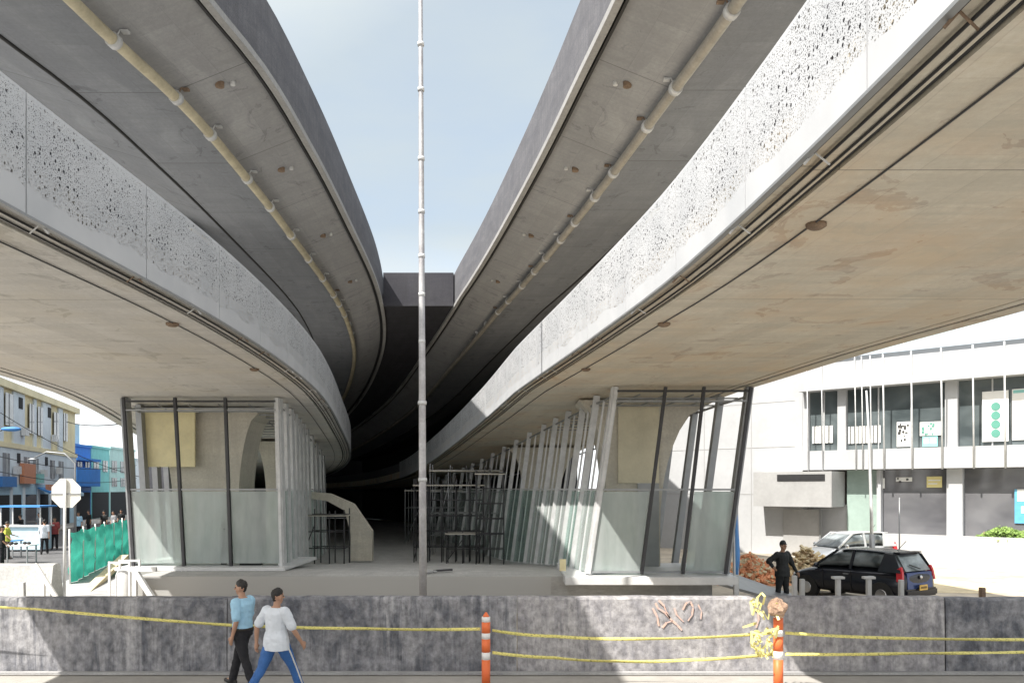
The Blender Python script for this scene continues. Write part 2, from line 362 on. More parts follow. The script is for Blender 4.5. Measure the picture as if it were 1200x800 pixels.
def skin_obj(name, chains, mat, parent, vox, smooth=3):
    m = MB()
    for pts, rs, sq in chains:
        pts = [Vector(p) for p in pts]
        m.tube(pts, rs, 14, squash=sq, ref=(0,1,0.001))
        for p, r_ in ((pts[0], rs[0]), (pts[-1], rs[-1])):
            q = sq[0] if isinstance(sq, list) else (sq or (1,1))
            if not sq: m.ball(p, r_*.985, seg=12)
    o = m.build(name, mat, parent, world=False)
    md = o.modifiers.new('r','REMESH'); md.mode = 'VOXEL'; md.voxel_size = vox; md.use_smooth_shade = True
    sm = o.modifiers.new('s','SMOOTH'); sm.iterations = smooth; sm.factor = .5
    dg = bpy.context.evaluated_depsgraph_get(); me = bpy.data.meshes.new_from_object(o.evaluated_get(dg))
    o.modifiers.clear(); old = o.data; o.data = me; bpy.data.meshes.remove(old)
    amp = {'shirt':.0075,'jacket':.008,'trousers':.008,'hair':.008}.get(name, 0)
    if amp:
        for v in me.vertices:
            q = v.co; w = noise.noise(Vector((q.x*9, q.y*9, q.z*17+q.x*6)))+.5*noise.noise(Vector((q.x*22+5, q.y*22, q.z*30))) if name != 'hair' else noise.noise(q*38)
            v.co = q+v.normal*(amp*w)
    if not me.materials: me.materials.append(M[mat])
    for p in me.polygons: p.use_smooth = True
    return o
def person(label, loc, rz, H, legs, arms, top, bottom, shoes, hair, skin='skin', head_turn=0, vox=.008, build=1.0, group=None, tuck=False, cap=None, lean=0, stripe=None, sleeves='short', fingers=True, long_hem=0):
    root = empty('person', loc, label, 'person', group, rz); k = H/1.72; root.scale = (k,k,k)
    L1, L2 = .435, .415
    V = Vector; j = {}
    hz = 0
    for s, (a, b, sp) in zip((-1,1), legs):
        a, b = R(a), R(b); hz = max(hz, .085+L1*math.cos(a)+L2*math.cos(a-b))
    for s, (a, b, sp) in zip((-1,1), legs):
        a, b = R(a), R(b); hip = V((s*.092,0,hz)); kn = hip+V((s*sp*.5, L1*math.sin(a), -L1*math.cos(a)))
        an = kn+V((s*sp*.5, L2*math.sin(a-b), -L2*math.cos(a-b))); j[s] = (hip, kn, an, a-b)
    dzs = hz-.935; ln = R(lean)
    def T(x, y, z):      # torso point, leaned about the hips
        zz = z-.935; return V((x, y*math.cos(ln)+zz*math.sin(ln), .935+dzs+zz*math.cos(ln)-y*math.sin(ln)))
    body, shirt, pants, shoe = [], [], [], []
    bd = build
    torso = [(T(0,0,.90),.135,(1.12,.82)),(T(0,.0,1.0),.128,(1.10,.80)),(T(0,.0,1.12),.122,(1.10,.82)),(T(0,-.005,1.26),.140,(1.16,.82)),(T(0,-.01,1.37),.148,(1.22,.74)),(T(0,-.01,1.43),.105,(1.35,.66)),(T(0,0,1.47),.058,(1.1,1))]
    body.append(([p for p,_,_ in torso],[r_*bd for _,r_,_ in torso],[q for _,_,q in torso]))
    body.append(([T(0,0,1.43),T(0,.008,1.50),T(0,.018,1.56)],[.062,.054,.052],None))
    # head
    hc = T(0,.028,1.62); ht = R(head_turn); rot = Matrix.Rotation(ht, 3, 'Z')
    hp = lambda x, y, z: hc+rot @ V((x,y,z))
    body += [([hp(0,-.02,.035),hp(0,-.008,.0)],[.083,.080],None), ([hp(0,.02,-.03),hp(0,.035,-.075)],[.062,.040],None), ([hp(0,.083,.012),hp(0,.104,-.018)],[.012,.017],None),
             ([hp(-.078,-.005,.008),hp(-.080,-.012,-.03)],[.017,.013],None), ([hp(.078,-.005,.008),hp(.080,-.012,-.03)],[.017,.013],None), ([hp(0,.068,.03),hp(0,.06,.045)],[.03,.03],None)]
    for s in (-1,1):
        hip, kn, an, fa = j[s]; toe = V((s*.02,.15*math.cos(fa*.6),-.15*math.sin(-fa*.6)*0-.045)); heel = V((0,-.045,-.05))
        lift = max(0, -math.sin(fa))  # trailing foot on its toes
        pit = -lift*.8 if fa < 0 else fa*.5
        rt = Matrix.Rotation(pit, 3, 'X'); toe = rt @ V((s*.02,.15,-.045)); heel = rt @ V((0,-.05,-.045))
        body.append(([hip+V((0,0,-.03)),hip.lerp(kn,.5),kn,kn.lerp(an,.3),an],[.085*bd,.073*bd,.053,.054,.036],None))
        pants.append(([hip+V((-s*.008,0,.02)),hip.lerp(kn,.45),kn,kn.lerp(an,.5),an+V((0,0,-.0))],[.103*bd,.092*bd,.072,.068,.066],None))
        shoe.append(([an+V((0,0,-.01)),an+heel*.8],[.045,.042],None)); shoe.append(([an+heel,an+heel.lerp(toe,.6),an+toe],[.038,.044,.032],None))
        body.append(([an,an+toe*.9],[.033,.025],None))
        a, b, c = arms[0 if s < 0 else 1]; a, b, c = R(a), R(b), R(c)
        sh = T(s*.178*bd,-.01,1.405); d1 = V((s*math.sin(c), math.sin(a)*math.cos(c), -math.cos(a)*math.cos(c)))
        el = sh+d1*.285; d2 = V((s*math.sin(c)*.35, math.sin(a+b), -math.cos(a+b))).normalized(); wr = el+d2*.25
        body.append(([sh,sh.lerp(el,.5),el,el.lerp(wr,.3),wr],[.056*bd,.046*bd,.038,.039,.026],None))
        # hand: palm, four fingers, thumb
        inn = V((-s,0,0)); side = d2.cross(inn).normalized()
        body.append(([wr,wr+d2*.04,wr+d2*.085],[.025,.031,.029],None))
        if fingers:
            for q, ln_ in zip((-1.5,-.5,.5,1.5),(.062,.075,.070,.055)):
                p0 = wr+d2*.085+side*(q*.017); p1 = p0+(d2+inn*.2)*(ln_*.55); p2 = p1+(d2+inn*.75).normalized()*(ln_*.5)
                body.append(([wr+d2*.06+side*(q*.013),p0,p1,p2],[.010,.0098,.009,.0075],None))
            sg = 1 if side.y > 0 else -1
            t0 = wr+d2*.03+side*(sg*.022); t1 = t0+(d2*.6+side*sg*.8).normalized()*.035; t2 = t1+d2*.032
            body.append(([t0,t1,t2],[.014,.011,.009],None))
        else: body.append(([wr+d2*.08,wr+d2*.15],[.028,.018],None))
        m_ = el.lerp(sh,.18) if sleeves == 'short' else el
        shirt.append(([sh+V((-s*.01,0,.0)),sh.lerp(m_,.5),m_],[.076*bd,.068*bd,.068*bd],None))
        if sleeves == 'long': shirt.append(([el,wr],[.056,.042],None))
    st = [(.96 if tuck else .82-long_hem, .152 if tuck else .182,(1.14,.88)),(1.0,.150 if tuck else .172,(1.14,.88)),(1.12,.142,(1.12,.88)),(1.26,.155,(1.14,.86)),(1.37,.160,(1.18,.78)),(1.42,.128,(1.34,.70)),(1.465,.078,(1.25,.95))]
    shirt.append(([T(0,-.004,z) for z,_,_ in st],[r_*bd for _,r_,_ in st],[q for _,_,q in st]))
    pants.append(([T(0,0,.86),T(0,0,.93),T(0,0,.99)],[.150*bd,.160*bd,(.158 if tuck else .145)*bd],[(1.14,.88)]*3))
    b_ = skin_obj('body', body, skin, root, vox if fingers else vox*1.3)
    skin_obj('shirt' if sleeves == 'short' else 'jacket', shirt, top, root, vox*1.25)
    pt = skin_obj('trousers', pants, bottom, root, vox*1.25)
    sh_ = shoe; 
    for i in (0, 2): skin_obj('shoe', sh_[i:i+2], shoes, root, vox*1.1)
    # hair cap: skull shell, back and sides
    hr = [([hp(0,-.024,.050),hp(0,-.020,.034)],[.0865,.0855],None), ([hp(0,.03,.075),hp(0,-.01,.07)],[.052,.07],None), ([hp(0,-.046,.0),hp(0,-.050,-.03)],[.056,.042],None), ([hp(0,.035,.088),hp(.0,.0,.1)],[.036,.05],None)]
    skin_obj('hair', hr, hair, root, vox)
    f = MB()
    for s in (-1,1): f.ball(hp(s*.030,.078,.008),.0105,seg=8)
    f.build('eyes', 'hair_black', root, world=False)
    MB().tube([hp(-.022,.076,-.058),hp(0,.083,-.058),hp(.022,.076,-.058)],.005,6).build('mouth', 'lip', root, world=False)
    if tuck: MB().tube([T(0,0,.955),T(0,0,.99)],.164*bd,20,squash=(1.14,.88),ref=(0,1,0)).build('belt', 'belt_dark', root, world=False)
    if cap:
        skin_obj('cap', [([hp(0,-.015,.07),hp(0,-.01,.085)],[.088,.075],None), ([hp(0,.04,.055),hp(0,.11,.05)],[.05,.04],[(1,.25),(1,.2)])], cap, root, vox)
    if stripe:
        for s in (-1,1):
            hip, kn, an, fa = j[s]; m = MB()
            o_ = V((s*1.0,0,0)); P = [hip+o_*.101*bd, hip.lerp(kn,.45)+o_*.092*bd, kn+o_*.072, kn.lerp(an,.5)+o_*.068, an+o_*.066]
            m.tube(P, .012, 8); m.build('side_stripe', stripe, pt, world=False)
    return root
# the two walkers (local +y is forward; rz turns it)
person('man in light blue shirt and black trousers walking left along the wall', (ux(284,13.25),13.25,0), R(72), 1.73,
    [(-14,8,0),(20,6,0)], [(-10,26,7),(10,22,8)], 'shirt_blue', 'trousers_black', 'shoe_dark', 'hair_black', build=1.1, tuck=True, head_turn=8, group='two men walking past the wall')
person('man seen from behind in white t shirt and blue striped track pants, mid stride', (ux(324,12.55),12.55,0), R(-30), 1.72,
    [(-26,12,.05),(28,6,.07)], [(-24,28,20),(14,20,20)], 'shirt_white', 'trousers_blue', 'shoe_pale', 'hair_black', skin='skin', head_turn=-12, stripe='white_paint', build=1.1, group='two men walking past the wall')
# the officer by the car
oq = (ux(917,22.0),22.0,0)
op = person('officer in black uniform with one hand on the hip standing by the dark car', oq, R(-150), 1.76,
    [(2,0,.05),(-4,0,.05)], [(12,20,22),(-30,88,42)], 'uniform_black', 'uniform_black', 'shoe_dark', 'hair_black', skin='skin_dark', cap='uniform_black', sleeves='long', vox=.012, build=1.1, long_hem=0)
m = MB(); m.box(-.12,.12,-.17,-.145,1.20,1.27); m.build('back_patch', 'shirt_grey', op, world=False)
# people along the left street
def far(u, v, Y, rz, top, bottom, label, legs, arms, cap=None, H=1.68):
    person(label, (ux(u,Y),Y,.0), R(rz), H, legs, arms, top, bottom, 'shoe_dark', 'hair_black', vox=.02, fingers=False, group='people on the left street', cap=cap, sleeves='short')
W = [(-14,6,0),(16,4,0)]; ST = [(2,0,.02),(-2,0,.03)]
far(52,655,40,20,'shirt_white','trousers_black','person in white shirt walking on the left street, nearest the stop sign pole',W,[(20,20,8),(-18,15,8)])
far(64,655,43,200,'jacket_red','trousers_black','person in dark red top beside the one in white on the left street',ST,[(8,30,8),(0,10,8)])
far(8,650,37,-80,'vest_yellow','trousers_black','person in a yellow green vest at the far left edge',ST,[(20,50,10),(10,40,10)])
far(2,650,33,-60,'uniform_black','trousers_black','person in dark clothes at the very left edge, in front of the vest',ST,[(10,40,12),(10,30,10)])
far(24,650,47,90,'uniform_black','trousers_black','person in black standing behind the vendor stall',ST,[(10,20,10),(5,10,8)])
far(46,640,50,160,'shirt_grey','trousers_black','person in grey by the dark shop openings left of the stop sign',ST,[(0,10,8),(5,10,8)])
far(92,640,52,180,'shirt_blue','trousers_black','person in light blue behind the near end of the green mesh',ST,[(0,10,8),(5,10,8)])
far(104,640,56,150,'uniform_black','trousers_black','person in black behind the middle of the green mesh',ST,[(0,10,8),(5,10,8)])
far(122,640,55,170,'uniform_black','trousers_blue','person in black with blue trousers behind the green mesh',ST,[(0,10,8),(5,10,8)],cap='uniform_black')
far(133,640,54,150,'shirt_grey','trousers_black','person in grey behind the far end of the green mesh',ST,[(0,40,8),(5,10,8)])
far(142,640,58,190,'uniform_black','trousers_black','person in black nearest the left pavilion, behind the mesh',ST,[(0,10,8),(5,10,8)])
concrete('passage_shade', (.07,.07,.08), (.045,.045,.055), mott=.6)  # near-black colour puts the deep shade of the passage into the concrete
# ---- the four decks
YS = frange(-14, 60, .9)+frange(61, 88, 1.5)
def upper(name, inner, sgn, label, pipe_mat, y_end=88, width=6.0):
    root = empty(name, (inner(20), 20, 0), label, 'viaduct')
    ys = [y for y in YS if y <= y_end]
    X = lambda y, o: inner(y)+sgn*o
    z0 = CH
    D = dzu
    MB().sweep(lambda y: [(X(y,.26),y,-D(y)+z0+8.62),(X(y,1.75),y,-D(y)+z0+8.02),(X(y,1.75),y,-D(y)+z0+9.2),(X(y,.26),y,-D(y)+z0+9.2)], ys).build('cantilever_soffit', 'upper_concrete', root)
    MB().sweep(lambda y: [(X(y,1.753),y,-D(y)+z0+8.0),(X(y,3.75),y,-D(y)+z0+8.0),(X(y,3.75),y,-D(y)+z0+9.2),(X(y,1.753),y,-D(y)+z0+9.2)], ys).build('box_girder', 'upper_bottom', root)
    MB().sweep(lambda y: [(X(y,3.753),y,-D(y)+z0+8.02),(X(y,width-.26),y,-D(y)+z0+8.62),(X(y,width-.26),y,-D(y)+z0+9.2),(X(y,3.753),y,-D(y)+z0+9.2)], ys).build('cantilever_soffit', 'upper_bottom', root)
    for a, b in ((0, .25), (width-.25, width)):
        MB().sweep(lambda y: [(X(y,a),y,-D(y)+z0+8.64),(X(y,b),y,-D(y)+z0+8.64),(X(y,b),y,-D(y)+z0+10.1),(X(y,a),y,-D(y)+z0+10.1)], ys).build('parapet', 'parapet_concrete', root)
    MB().sweep(lambda y: [(X(y,-.05),y,-D(y)+z0+8.5),(X(y,.10),y,-D(y)+z0+8.5),(X(y,.10),y,-D(y)+z0+8.636),(X(y,-.05),y,-D(y)+z0+8.636)], ys).build('drip_lip', 'lip_concrete', root)
    MB().sweep(lambda y: [(X(y,.16),y,-D(y)+z0+8.54),(X(y,.22),y,-D(y)+z0+8.54),(X(y,.22),y,-D(y)+z0+8.61),(X(y,.16),y,-D(y)+z0+8.61)], ys).build('dark_strip', 'cable_black', root)
    MB().tube([(X(y,3.72),y,-D(y)+z0+7.985) for y in ys], .035, 6).build('dark_strip', 'cable_black', root)
    # drain pipe with couplings and hangers
    p = MB().tube([(X(y,1.66),y,-D(y)+z0+7.86) for y in ys], .105, 12).build('drain_pipe', pipe_mat, root)
    rr = random.Random(3+int(sgn))
    y = 8.0
    while y < 46:
        c = Vector((X(y,1.66), y, z0+7.86)); t = Vector((X(y+.1,1.66)-X(y,1.66), .1, 0)).normalized()
        MB().tube([c-t*.07, c+t*.07], .135, 12).build('coupling', 'pale_steel', p)
        b = MB(); b.tube([c, c+Vector((-sgn*.16,.1,.42))], .014, 5); b.box(-.06,.06,-.05,.05,-.01,.03, org=c+Vector((-sgn*.16,.1,.20)))
        b.build('hanger', 'rust' if rr.random()<.4 else 'pale_steel', p)
        y += rr.choice((1.7, 2.1, 2.6))
    # cast-in sleeves / scupper stubs in the soffit
    for yy in (12.6, 16.9, 21.4, 27, 33):
        for k, (do, rad) in enumerate(((.95,.09),(.72,.05))):
            zc = z0+8.62-(do-.26)/1.49*.6
            MB().tube([(X(yy,do), yy+.12*k, zc-.07), (X(yy,do), yy+.12*k, zc+.05)], rad, 10).build('sleeve', 'rust' if k == 0 else 'pale_steel', root)
    return root
UL = upper('upper_viaduct', ULi, -1, 'curved grey concrete viaduct with a long cream pipe, upper one on the left', 'pipe_cream')
UR = upper('upper_viaduct', URi, 1, 'curved grey concrete viaduct with a brownish pipe, upper one on the right', 'pipe_grey')
# where the two upper decks join
jr = empty('junction_deck', (-4.5, 37, 0), 'concrete deck edge with shade put into its colour, closing the sky gap where the two upper viaducts merge', 'viaduct')
yj = frange(38.5, 88, 1.5)
MB().sweep(lambda y: [(LLo(y)-.45,y,CH+9.26-dzu(y)),(LRo(y)+.45,y,CH+9.26-dzu(y)),(LRo(y)+.45,y,CH+9.6-dzu(y)),(LLo(y)-.45,y,CH+9.6-dzu(y))], frange(39.8, 89, 1.5)).build('added_roof_slab', 'passage_shade', jr)  # added roof slab over the passage, keeps sky and light out
MB().sweep(lambda y: [(ULi(y)+.02,y,CH+8.66-dzu(y)),(URi(y)-.02,y,CH+8.66-dzu(y)),(URi(y)-.02,y,CH+9.25-dzu(y)),(ULi(y)+.02,y,CH+9.25-dzu(y))], yj).build('deck_slab', 'passage_shade', jr)  # slab and edge beam carry the painted shade colour
MB().box(ULi(38.3)+.05, URi(38.3)-.05, 38.2, 38.47, CH+8.5, CH+10.05).build('edge_beam', 'passage_shade', jr)

def lower(name, inner, outer, sgn, label, soffit):
    root = empty(name, (inner(15), 15, 0), label, 'viaduct')
    ys = YS
    X = lambda y, o: inner(y)+sgn*o
    XO = lambda y, o: outer(y)-sgn*o
    Z = lambda y, z: LZ+z-dz(y)
    # slab with real grooves near both edges
    def ring(y):
        W = abs(outer(y)-inner(y))
        pts = [(.056,.03),(.22,.03),(.22,0),(.36,0),(.36,.07),(.43,.07),(.43,0)]
        low = [(X(y,a),y,Z(y,b)) for a, b in pts]
        nseg = 6
        mid = [(X(y,.43+(W-.9)*k/nseg),y,Z(y,0)) for k in range(1, nseg)]
        out = [(XO(y,a),y,Z(y,b)) for a, b in ((.62,0),(.62,.07),(.56,.07),(.56,0),(.40,0),(.40,.08),(.30,.08),(.30,0),(.0,.0))]
        return low+mid+out+[(XO(y,0),y,Z(y,.5)),(X(y,.056),y,Z(y,.5))]
    MB().sweep(ring, ys).build('deck_slab', soffit, root)
    for o, zz, w in ((.085,.018,.016),(.20,-.004,.012),(.395,.045,.03),(.30,-.014,.011)):  # black strips put the shade of grooves and edges into colour
        MB().tube([(X(y,o),y,Z(y,zz)) for y in ys], w, 6).build('dark_strip', 'cable_black', root)
    for o, zz, w in ((.59,.05,.028),(.35,.05,.045)):  # same black groove shade along the outer edge
        MB().tube([(XO(y,o),y,Z(y,zz)) for y in ys], w, 6).build('dark_strip', 'cable_black', root)
    # conduit with round fittings
    c = MB().tube([(X(y,.80),y,Z(y,-.014)) for y in ys], .009, 6).build('conduit', 'dark_steel', root)
    for yy in (8.05, 12.9, 17.8):
        MB().tube([(X(yy,.84),yy,Z(yy,-.002)),(X(yy,.84),yy,Z(yy,-.03)),(X(yy,.84),yy,Z(yy,-.055))], [.10,.10,.06], 14).build('soffit_lamp', 'rust', c)
    # small stubs at the edge
    rr = random.Random(11)
    y = 4.5
    while y < 26:
        b = MB(); b.bar((X(y,.10),y,Z(y,.02)), (X(y,.02),y,Z(y,-.07)), .02); b.bar((X(y,.10),y,Z(y,.02)),(X(y,.24),y+.06,Z(y,-.05)), .012)
        b.build('bracket', 'rust' if rr.random()<.5 else 'white_metal', root); y += rr.uniform(1.0, 2.6)
    # parapet behind the cladding
    MB().sweep(lambda y: [(X(y,.13),y,Z(y,.503)),(X(y,.28),y,Z(y,.503)),(X(y,.28),y,Z(y,1.12)),(X(y,.13),y,Z(y,1.12))], ys).build('parapet', 'backing', root)
    MB().sweep(lambda y: [(XO(y,.04),y,Z(y,.503)),(XO(y,.25),y,Z(y,.503)),(XO(y,.25),y,Z(y,1.1)),(XO(y,.04),y,Z(y,1.1))], ys).build('parapet', 'parapet_concrete', root)
    # panels of perforated sheet, one by one
    seams = [-4.2, -1.9, .4, 3.0, 5.35, 7.65, 9.9, 12.1, 14.4, 16.7, 19.0, 21.3, 23.6, 25.9, 28.2, 31, 34, 37, 40, 43, 46, 49, 52, 55, 58] if sgn > 0 else \
            [-4.2, -1.9, .4, 2.9, 5.35, 7.75, 10.15, 12.6, 14.9, 17.2, 19.5, 21.8, 24.1, 26.4, 28.7, 31, 34, 37, 40, 43, 46, 49, 52, 55, 58]
    for i in range(len(seams)-1):
        a, b = seams[i]+.012, seams[i+1]-.012
        yy = frange(a, b, .6)
        m = MB(); bm = m.bm
        fr, bk = [], []
        for y in yy:
            fr.append((bm.verts.new((X(y,0),y,Z(y,0))), bm.verts.new((X(y,0),y,PZ-dz(y)))))
            bk.append((bm.verts.new((X(y,.05),y,Z(y,0))), bm.verts.new((X(y,.05),y,PZ-dz(y)))))
        off = rr.uniform(0, 50)
        for k in range(len(yy)-1):
            u0, u1 = yy[k]+off, yy[k+1]+off
            m.quad([fr[k][0],fr[k+1][0],fr[k+1][1],fr[k][1]], [(u0,0),(u1,0),(u1,1.15),(u0,1.15)])
            m.quad([fr[k][1],fr[k+1][1],bk[k+1][1],bk[k][1]], [(0,0)]*4)
            m.quad([fr[k][0],bk[k][0],bk[k+1][0],fr[k+1][0]], [(0,0)]*4)
        m.quad([fr[0][0],fr[0][1],bk[0][1],bk[0][0]], [(0,0)]*4); m.quad([fr[-1][0],bk[-1][0],bk[-1][1],fr[-1][1]], [(0,0)]*4)
        m.build('cladding_panel', 'perforated_white', root, recalc=False)
    rail = MB(); 
    MB().sweep(lambda y: [(X(y,-.006),y,Z(y,-.03)),(X(y,.052),y,Z(y,-.03)),(X(y,.052),y,Z(y,-.004)),(X(y,-.006),y,Z(y,-.004))], ys).build('edge_trim', 'grey_steel', root)
    rail.bm.free()
    return root
LL = lower('lower_viaduct', LLi, LLo, -1, 'lower left concrete deck over the station, edged with shaded perforated white panels', 'soffit_left')
LR = lower('lower_viaduct', LRi, LRo, 1, 'lower right concrete deck with sunlit perforated white panels along its edge', 'soffit_right')

# ------------------------------------------------------------------ piers
def pier(xc, y, w, flare_l, flare_r, ztop, zfl, depth, label, top_extra=True):
    root = empty('bridge_pier', (xc, y, 0), label, 'bridge pier', 'concrete piers under the decks')
    L = []; Rr = []
    for k in range(9):
        t = k/8; z = zfl+(ztop-zfl)*t; e = 1-math.sqrt(max(0, 1-t*t))
        Rr.append((xc+w/2+flare_r*e, z)); L.append((xc-w/2-flare_l*e, z))
    poly = [(xc-w/2, 0), (xc+w/2, 0)]+Rr+L[::-1]
    MB().prism(poly, y, y+depth).build('shaft', 'pier_concrete', root)
    if top_extra:
        MB().box(xc+.55 if xc > 0 else xc-1.6, xc+1.75 if xc > 0 else xc-.4, y+.1, y+depth-.1, ztop+.52, CH+7.98).build('upper_shaft', 'pier_concrete', root)
    return root
zt = LZ-.01
p1 = pier(-9.35, 25.0, 2.0, 1.3, .75, LZ-dz(26.5)-.02, 2.6, 1.5, 'broad concrete pier behind a yellow board inside the left station pavilion', True)
MB().box(-11.14, -9.57, 24.7, 24.78, 3.85, 5.62).build('yellow_board', 'yellow_board', p1)
MB().box(-9.6, -8.7, 24.8, 24.98, 1.0, 3.0).build('access_panel', 'pale_steel', p1)
p2 = pier(-9.6, 34.0, 1.2, .6, .7, LZ-dz(35.4)-.02, 2.6, 1.3, 'second concrete pier, in the dark behind the first pier of the left pavilion', False)
p3 = pier(3.45, 23.2, 1.5, .8, 1.6, LZ-dz(24.8)-.02, 2.2, 1.6, 'pale pier flaring up to the right inside the right station pavilion', True)
MB().box(3.0, 4.15, 23.12, 23.185, 3.35, 5.5).build('yellow_board', 'beige_board', p3)
MB().box(3.55, 4.15, 23.13, 23.18, 1.0, 3.9).build('access_panel', 'grey_steel', p3)
p4 = pier(1.3, 36.0, 1.5, .8, 1.2, LZ-dz(37.4)-.02, 2.2, 1.5, 'dim concrete pier deep inside the right station', False)
p5 = pier(-12.5, 47.0, 1.6, .8, .8, LZ-dz(48)-.02, 2.2, 1.5, 'farthest dim pier under the left lower deck', False)

# retaining walls added to keep light out of the passage
def blocking(fx, y0, y1, label, sg):
    b = MB(); ys = frange(y0, y1, 2.0)
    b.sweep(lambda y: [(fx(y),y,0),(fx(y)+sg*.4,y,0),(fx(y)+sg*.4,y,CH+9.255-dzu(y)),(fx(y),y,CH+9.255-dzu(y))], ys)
    solo('light_block_wall', b, 'passage_shade', label, 'wall')

def side_blocker(fx, y0, y1, label, sg):  # unseen blockers added to cut side light below the upper decks
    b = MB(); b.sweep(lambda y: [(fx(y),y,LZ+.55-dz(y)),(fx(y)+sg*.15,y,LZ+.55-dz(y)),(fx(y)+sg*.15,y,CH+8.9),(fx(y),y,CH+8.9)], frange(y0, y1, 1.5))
    solo('side_blocker', b, 'passage_shade', label, 'light blocker')
side_blocker(lambda y: LLo(y)+.3, 26, 40.9, 'added tall light blocker standing on the outer edge of the lower left deck', 1)
side_blocker(lambda y: LRo(y)-.3, 25, 39.9, 'added tall light blocker standing on the outer edge of the lower right deck', -1)
blocking(lambda y: LLo(y)-.1, 41, 89, 'dark retaining wall along the outer side of the left decks, added to darken the passage', -1)
blocking(lambda y: LRo(y)+.1, 40, 89, 'dark retaining wall along the outer side of the right decks, added to darken the passage', 1)
b = MB().box(-36.5, -14, 89.1, 89.6, 0, 8); solo('end_wall', b, 'passage_shade', 'added dark end wall keeping light out of the passage under the decks', 'wall')  # added wall, stops light at the far end
# ------------------------------------------------------------------ ground and platform
def plane(name, x0, x1, y0, y1, z, mat, th=None):
    b = MB(); v = [b.bm.verts.new(p) for p in ((x0,y0,z),(x1,y0,z),(x1,y1,z),(x0,y1,z))]
    b.quad(v, [(x0,y0),(x1,y0),(x1,y1),(x0,y1)])
    o = b.build(name, mat, None); o['kind'] = 'structure'; return o
plane('ground', -1500, 1500, -300, 3000, -.05, 'far_ground')
plane('road', -70, 70, -40, 14.05, 0.0, 'road')
plane('site_ground', -13.5, 22, 14.0, 90, 0.0, 'dirt')
# left street: asphalt with a kerbed pavement along the shops
def poly_sheet(name, pts, z0, z1, mat):
    b = MB(); b.prism(pts, z0, z1, 'XY'); o = b.build(name, mat, None); o['kind'] = 'structure'; return o
poly_sheet('street', [(-60,14.1),(-13.5,14.1),(-13.5,26),(-20,50),(-34,110),(-75,110),(-60,40)], -.03, .002, 'asphalt')
poly_sheet('pavement', [(-32.0,42),(-30.2,44),(-37.2,76),(-41.5,100),(-46,100),(-41,76),(-33.5,52),(-36,42)], -.02, .13, 'road')
poly_sheet('sand_strip', [(9.5,25.6),(24,23.8),(24,31.0),(12,34.5)], -.02, .012, 'sand')
poly_sheet('pavement', [(12,34.52),(24.0,31.02),(24,33.5),(12.5,37)], -.02, .14, 'road')
# raised platform running down between and under the pavilions
pf = empty('station_platform', (-4, 21, 0), 'low grey concrete platform running back between the two station pavilions', 'platform')
def pring(y):
    z = plat(y); a = LLo(y)+2.4 if y > 24 else -9.65; b = LRo(y)-.6 if y > 24 else 5.4
    return [(a,y,-.02),(b,y,-.02),(b,y,z),(a+(b-a)*.66,y,z),(a+(b-a)*.33,y,z),(a,y,z)]
MB().sweep(lambda y: pring(max(y,21.0)) if y >= 22.1 else [(p[0],y,p[2]) if p[0] < 1.0 else (1.0,y,p[2]) for p in pring(22.1)], [21.0, 22.1]).build('front_slab', 'platform_concrete', pf)
MB().sweep(pring, frange(22.103, 80, 1.5)).build('main_slab', 'platform_concrete', pf)

# ------------------------------------------------------------------ front wall
def wall_seg(x0, x1, h, mat, label, cap=.0):
    root = empty('concrete_wall', ((x0+x1)/2, 14.2, 0), label, 'wall', 'segments of the low concrete wall')
    b = MB(); n = max(2, int((x1-x0)/.35))
    # slightly uneven top and face
    rr = random.Random(int(x0*10))
    def ring(x):
        e = .012*noise.noise(Vector((x*1.3,0,3))); t = .018*noise.noise(Vector((x*2.1,5,0)))
        return [(x,14.2+e,0),(x,14.2+e*.6,h*.5),(x,14.215+e,h-.035+t),(x,14.235+e,h+t),(x,14.475,h+t),(x,14.5,h-.03+t),(x,14.5,0)]
    b.sweep(ring, [x0+(x1-x0)*i/n for i in range(n+1)])
    # UV by position so the staining is in metres
    for f in b.bm.faces:
        for l in f.loops:
            co = l.vert.co; l[b.uv].uv = (co.x, co.z+(co.y-14.2))
    b.build('wall_panel', mat, root)
    return root
xs = [ux(u, 14.2) for u in (-600, 266, 606, 1108, 1900)]
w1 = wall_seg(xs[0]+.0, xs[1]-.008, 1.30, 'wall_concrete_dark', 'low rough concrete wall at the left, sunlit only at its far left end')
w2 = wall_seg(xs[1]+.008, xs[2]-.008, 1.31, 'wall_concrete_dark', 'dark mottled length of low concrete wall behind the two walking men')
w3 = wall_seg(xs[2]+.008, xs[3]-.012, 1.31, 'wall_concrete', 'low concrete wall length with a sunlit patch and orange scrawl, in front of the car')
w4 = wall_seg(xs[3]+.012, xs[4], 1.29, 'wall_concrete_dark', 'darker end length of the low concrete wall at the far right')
# orange spray marks
surf('spray_orange', (.62,.38,.30), .85, .35, 12, .1, col2=(.46,.40,.39))
rr = random.Random(5)
for pts in ([(768,706),(771,712),(779,717),(788,727),(793,731),(799,738)],[(772,703),(778,709),(781,717),(785,724)],[(765,712),(770,722),(772,733)],[(776,735),(781,729),(788,727)],
            [(800,714),(804,706),(809,704),(812,711),(811,720),(806,727)],[(818,708),(822,716),(821,725)],[(884,712),(888,716),(889,726),(886,735)],[(790,712),(793,720),(801,728)]):
    q = [at(u, v, 14.2) for u, v in pts]
    for a, b in zip(q, q[1:]):
        sp = MB(); a = Vector((a.x,14.192,a.z)); b = Vector((b.x,14.192,b.z)); sp.bar(a, b, .018+.02*rr.random(), .008)
        sp.build('spray_mark', 'spray_orange', w3)
# kerb line along the wall foot
k = MB().box(-60, 60, 14.06, 14.17, -.02, .045); o = k.build('kerb', 'wall_cap', None); o['kind'] = 'structure'
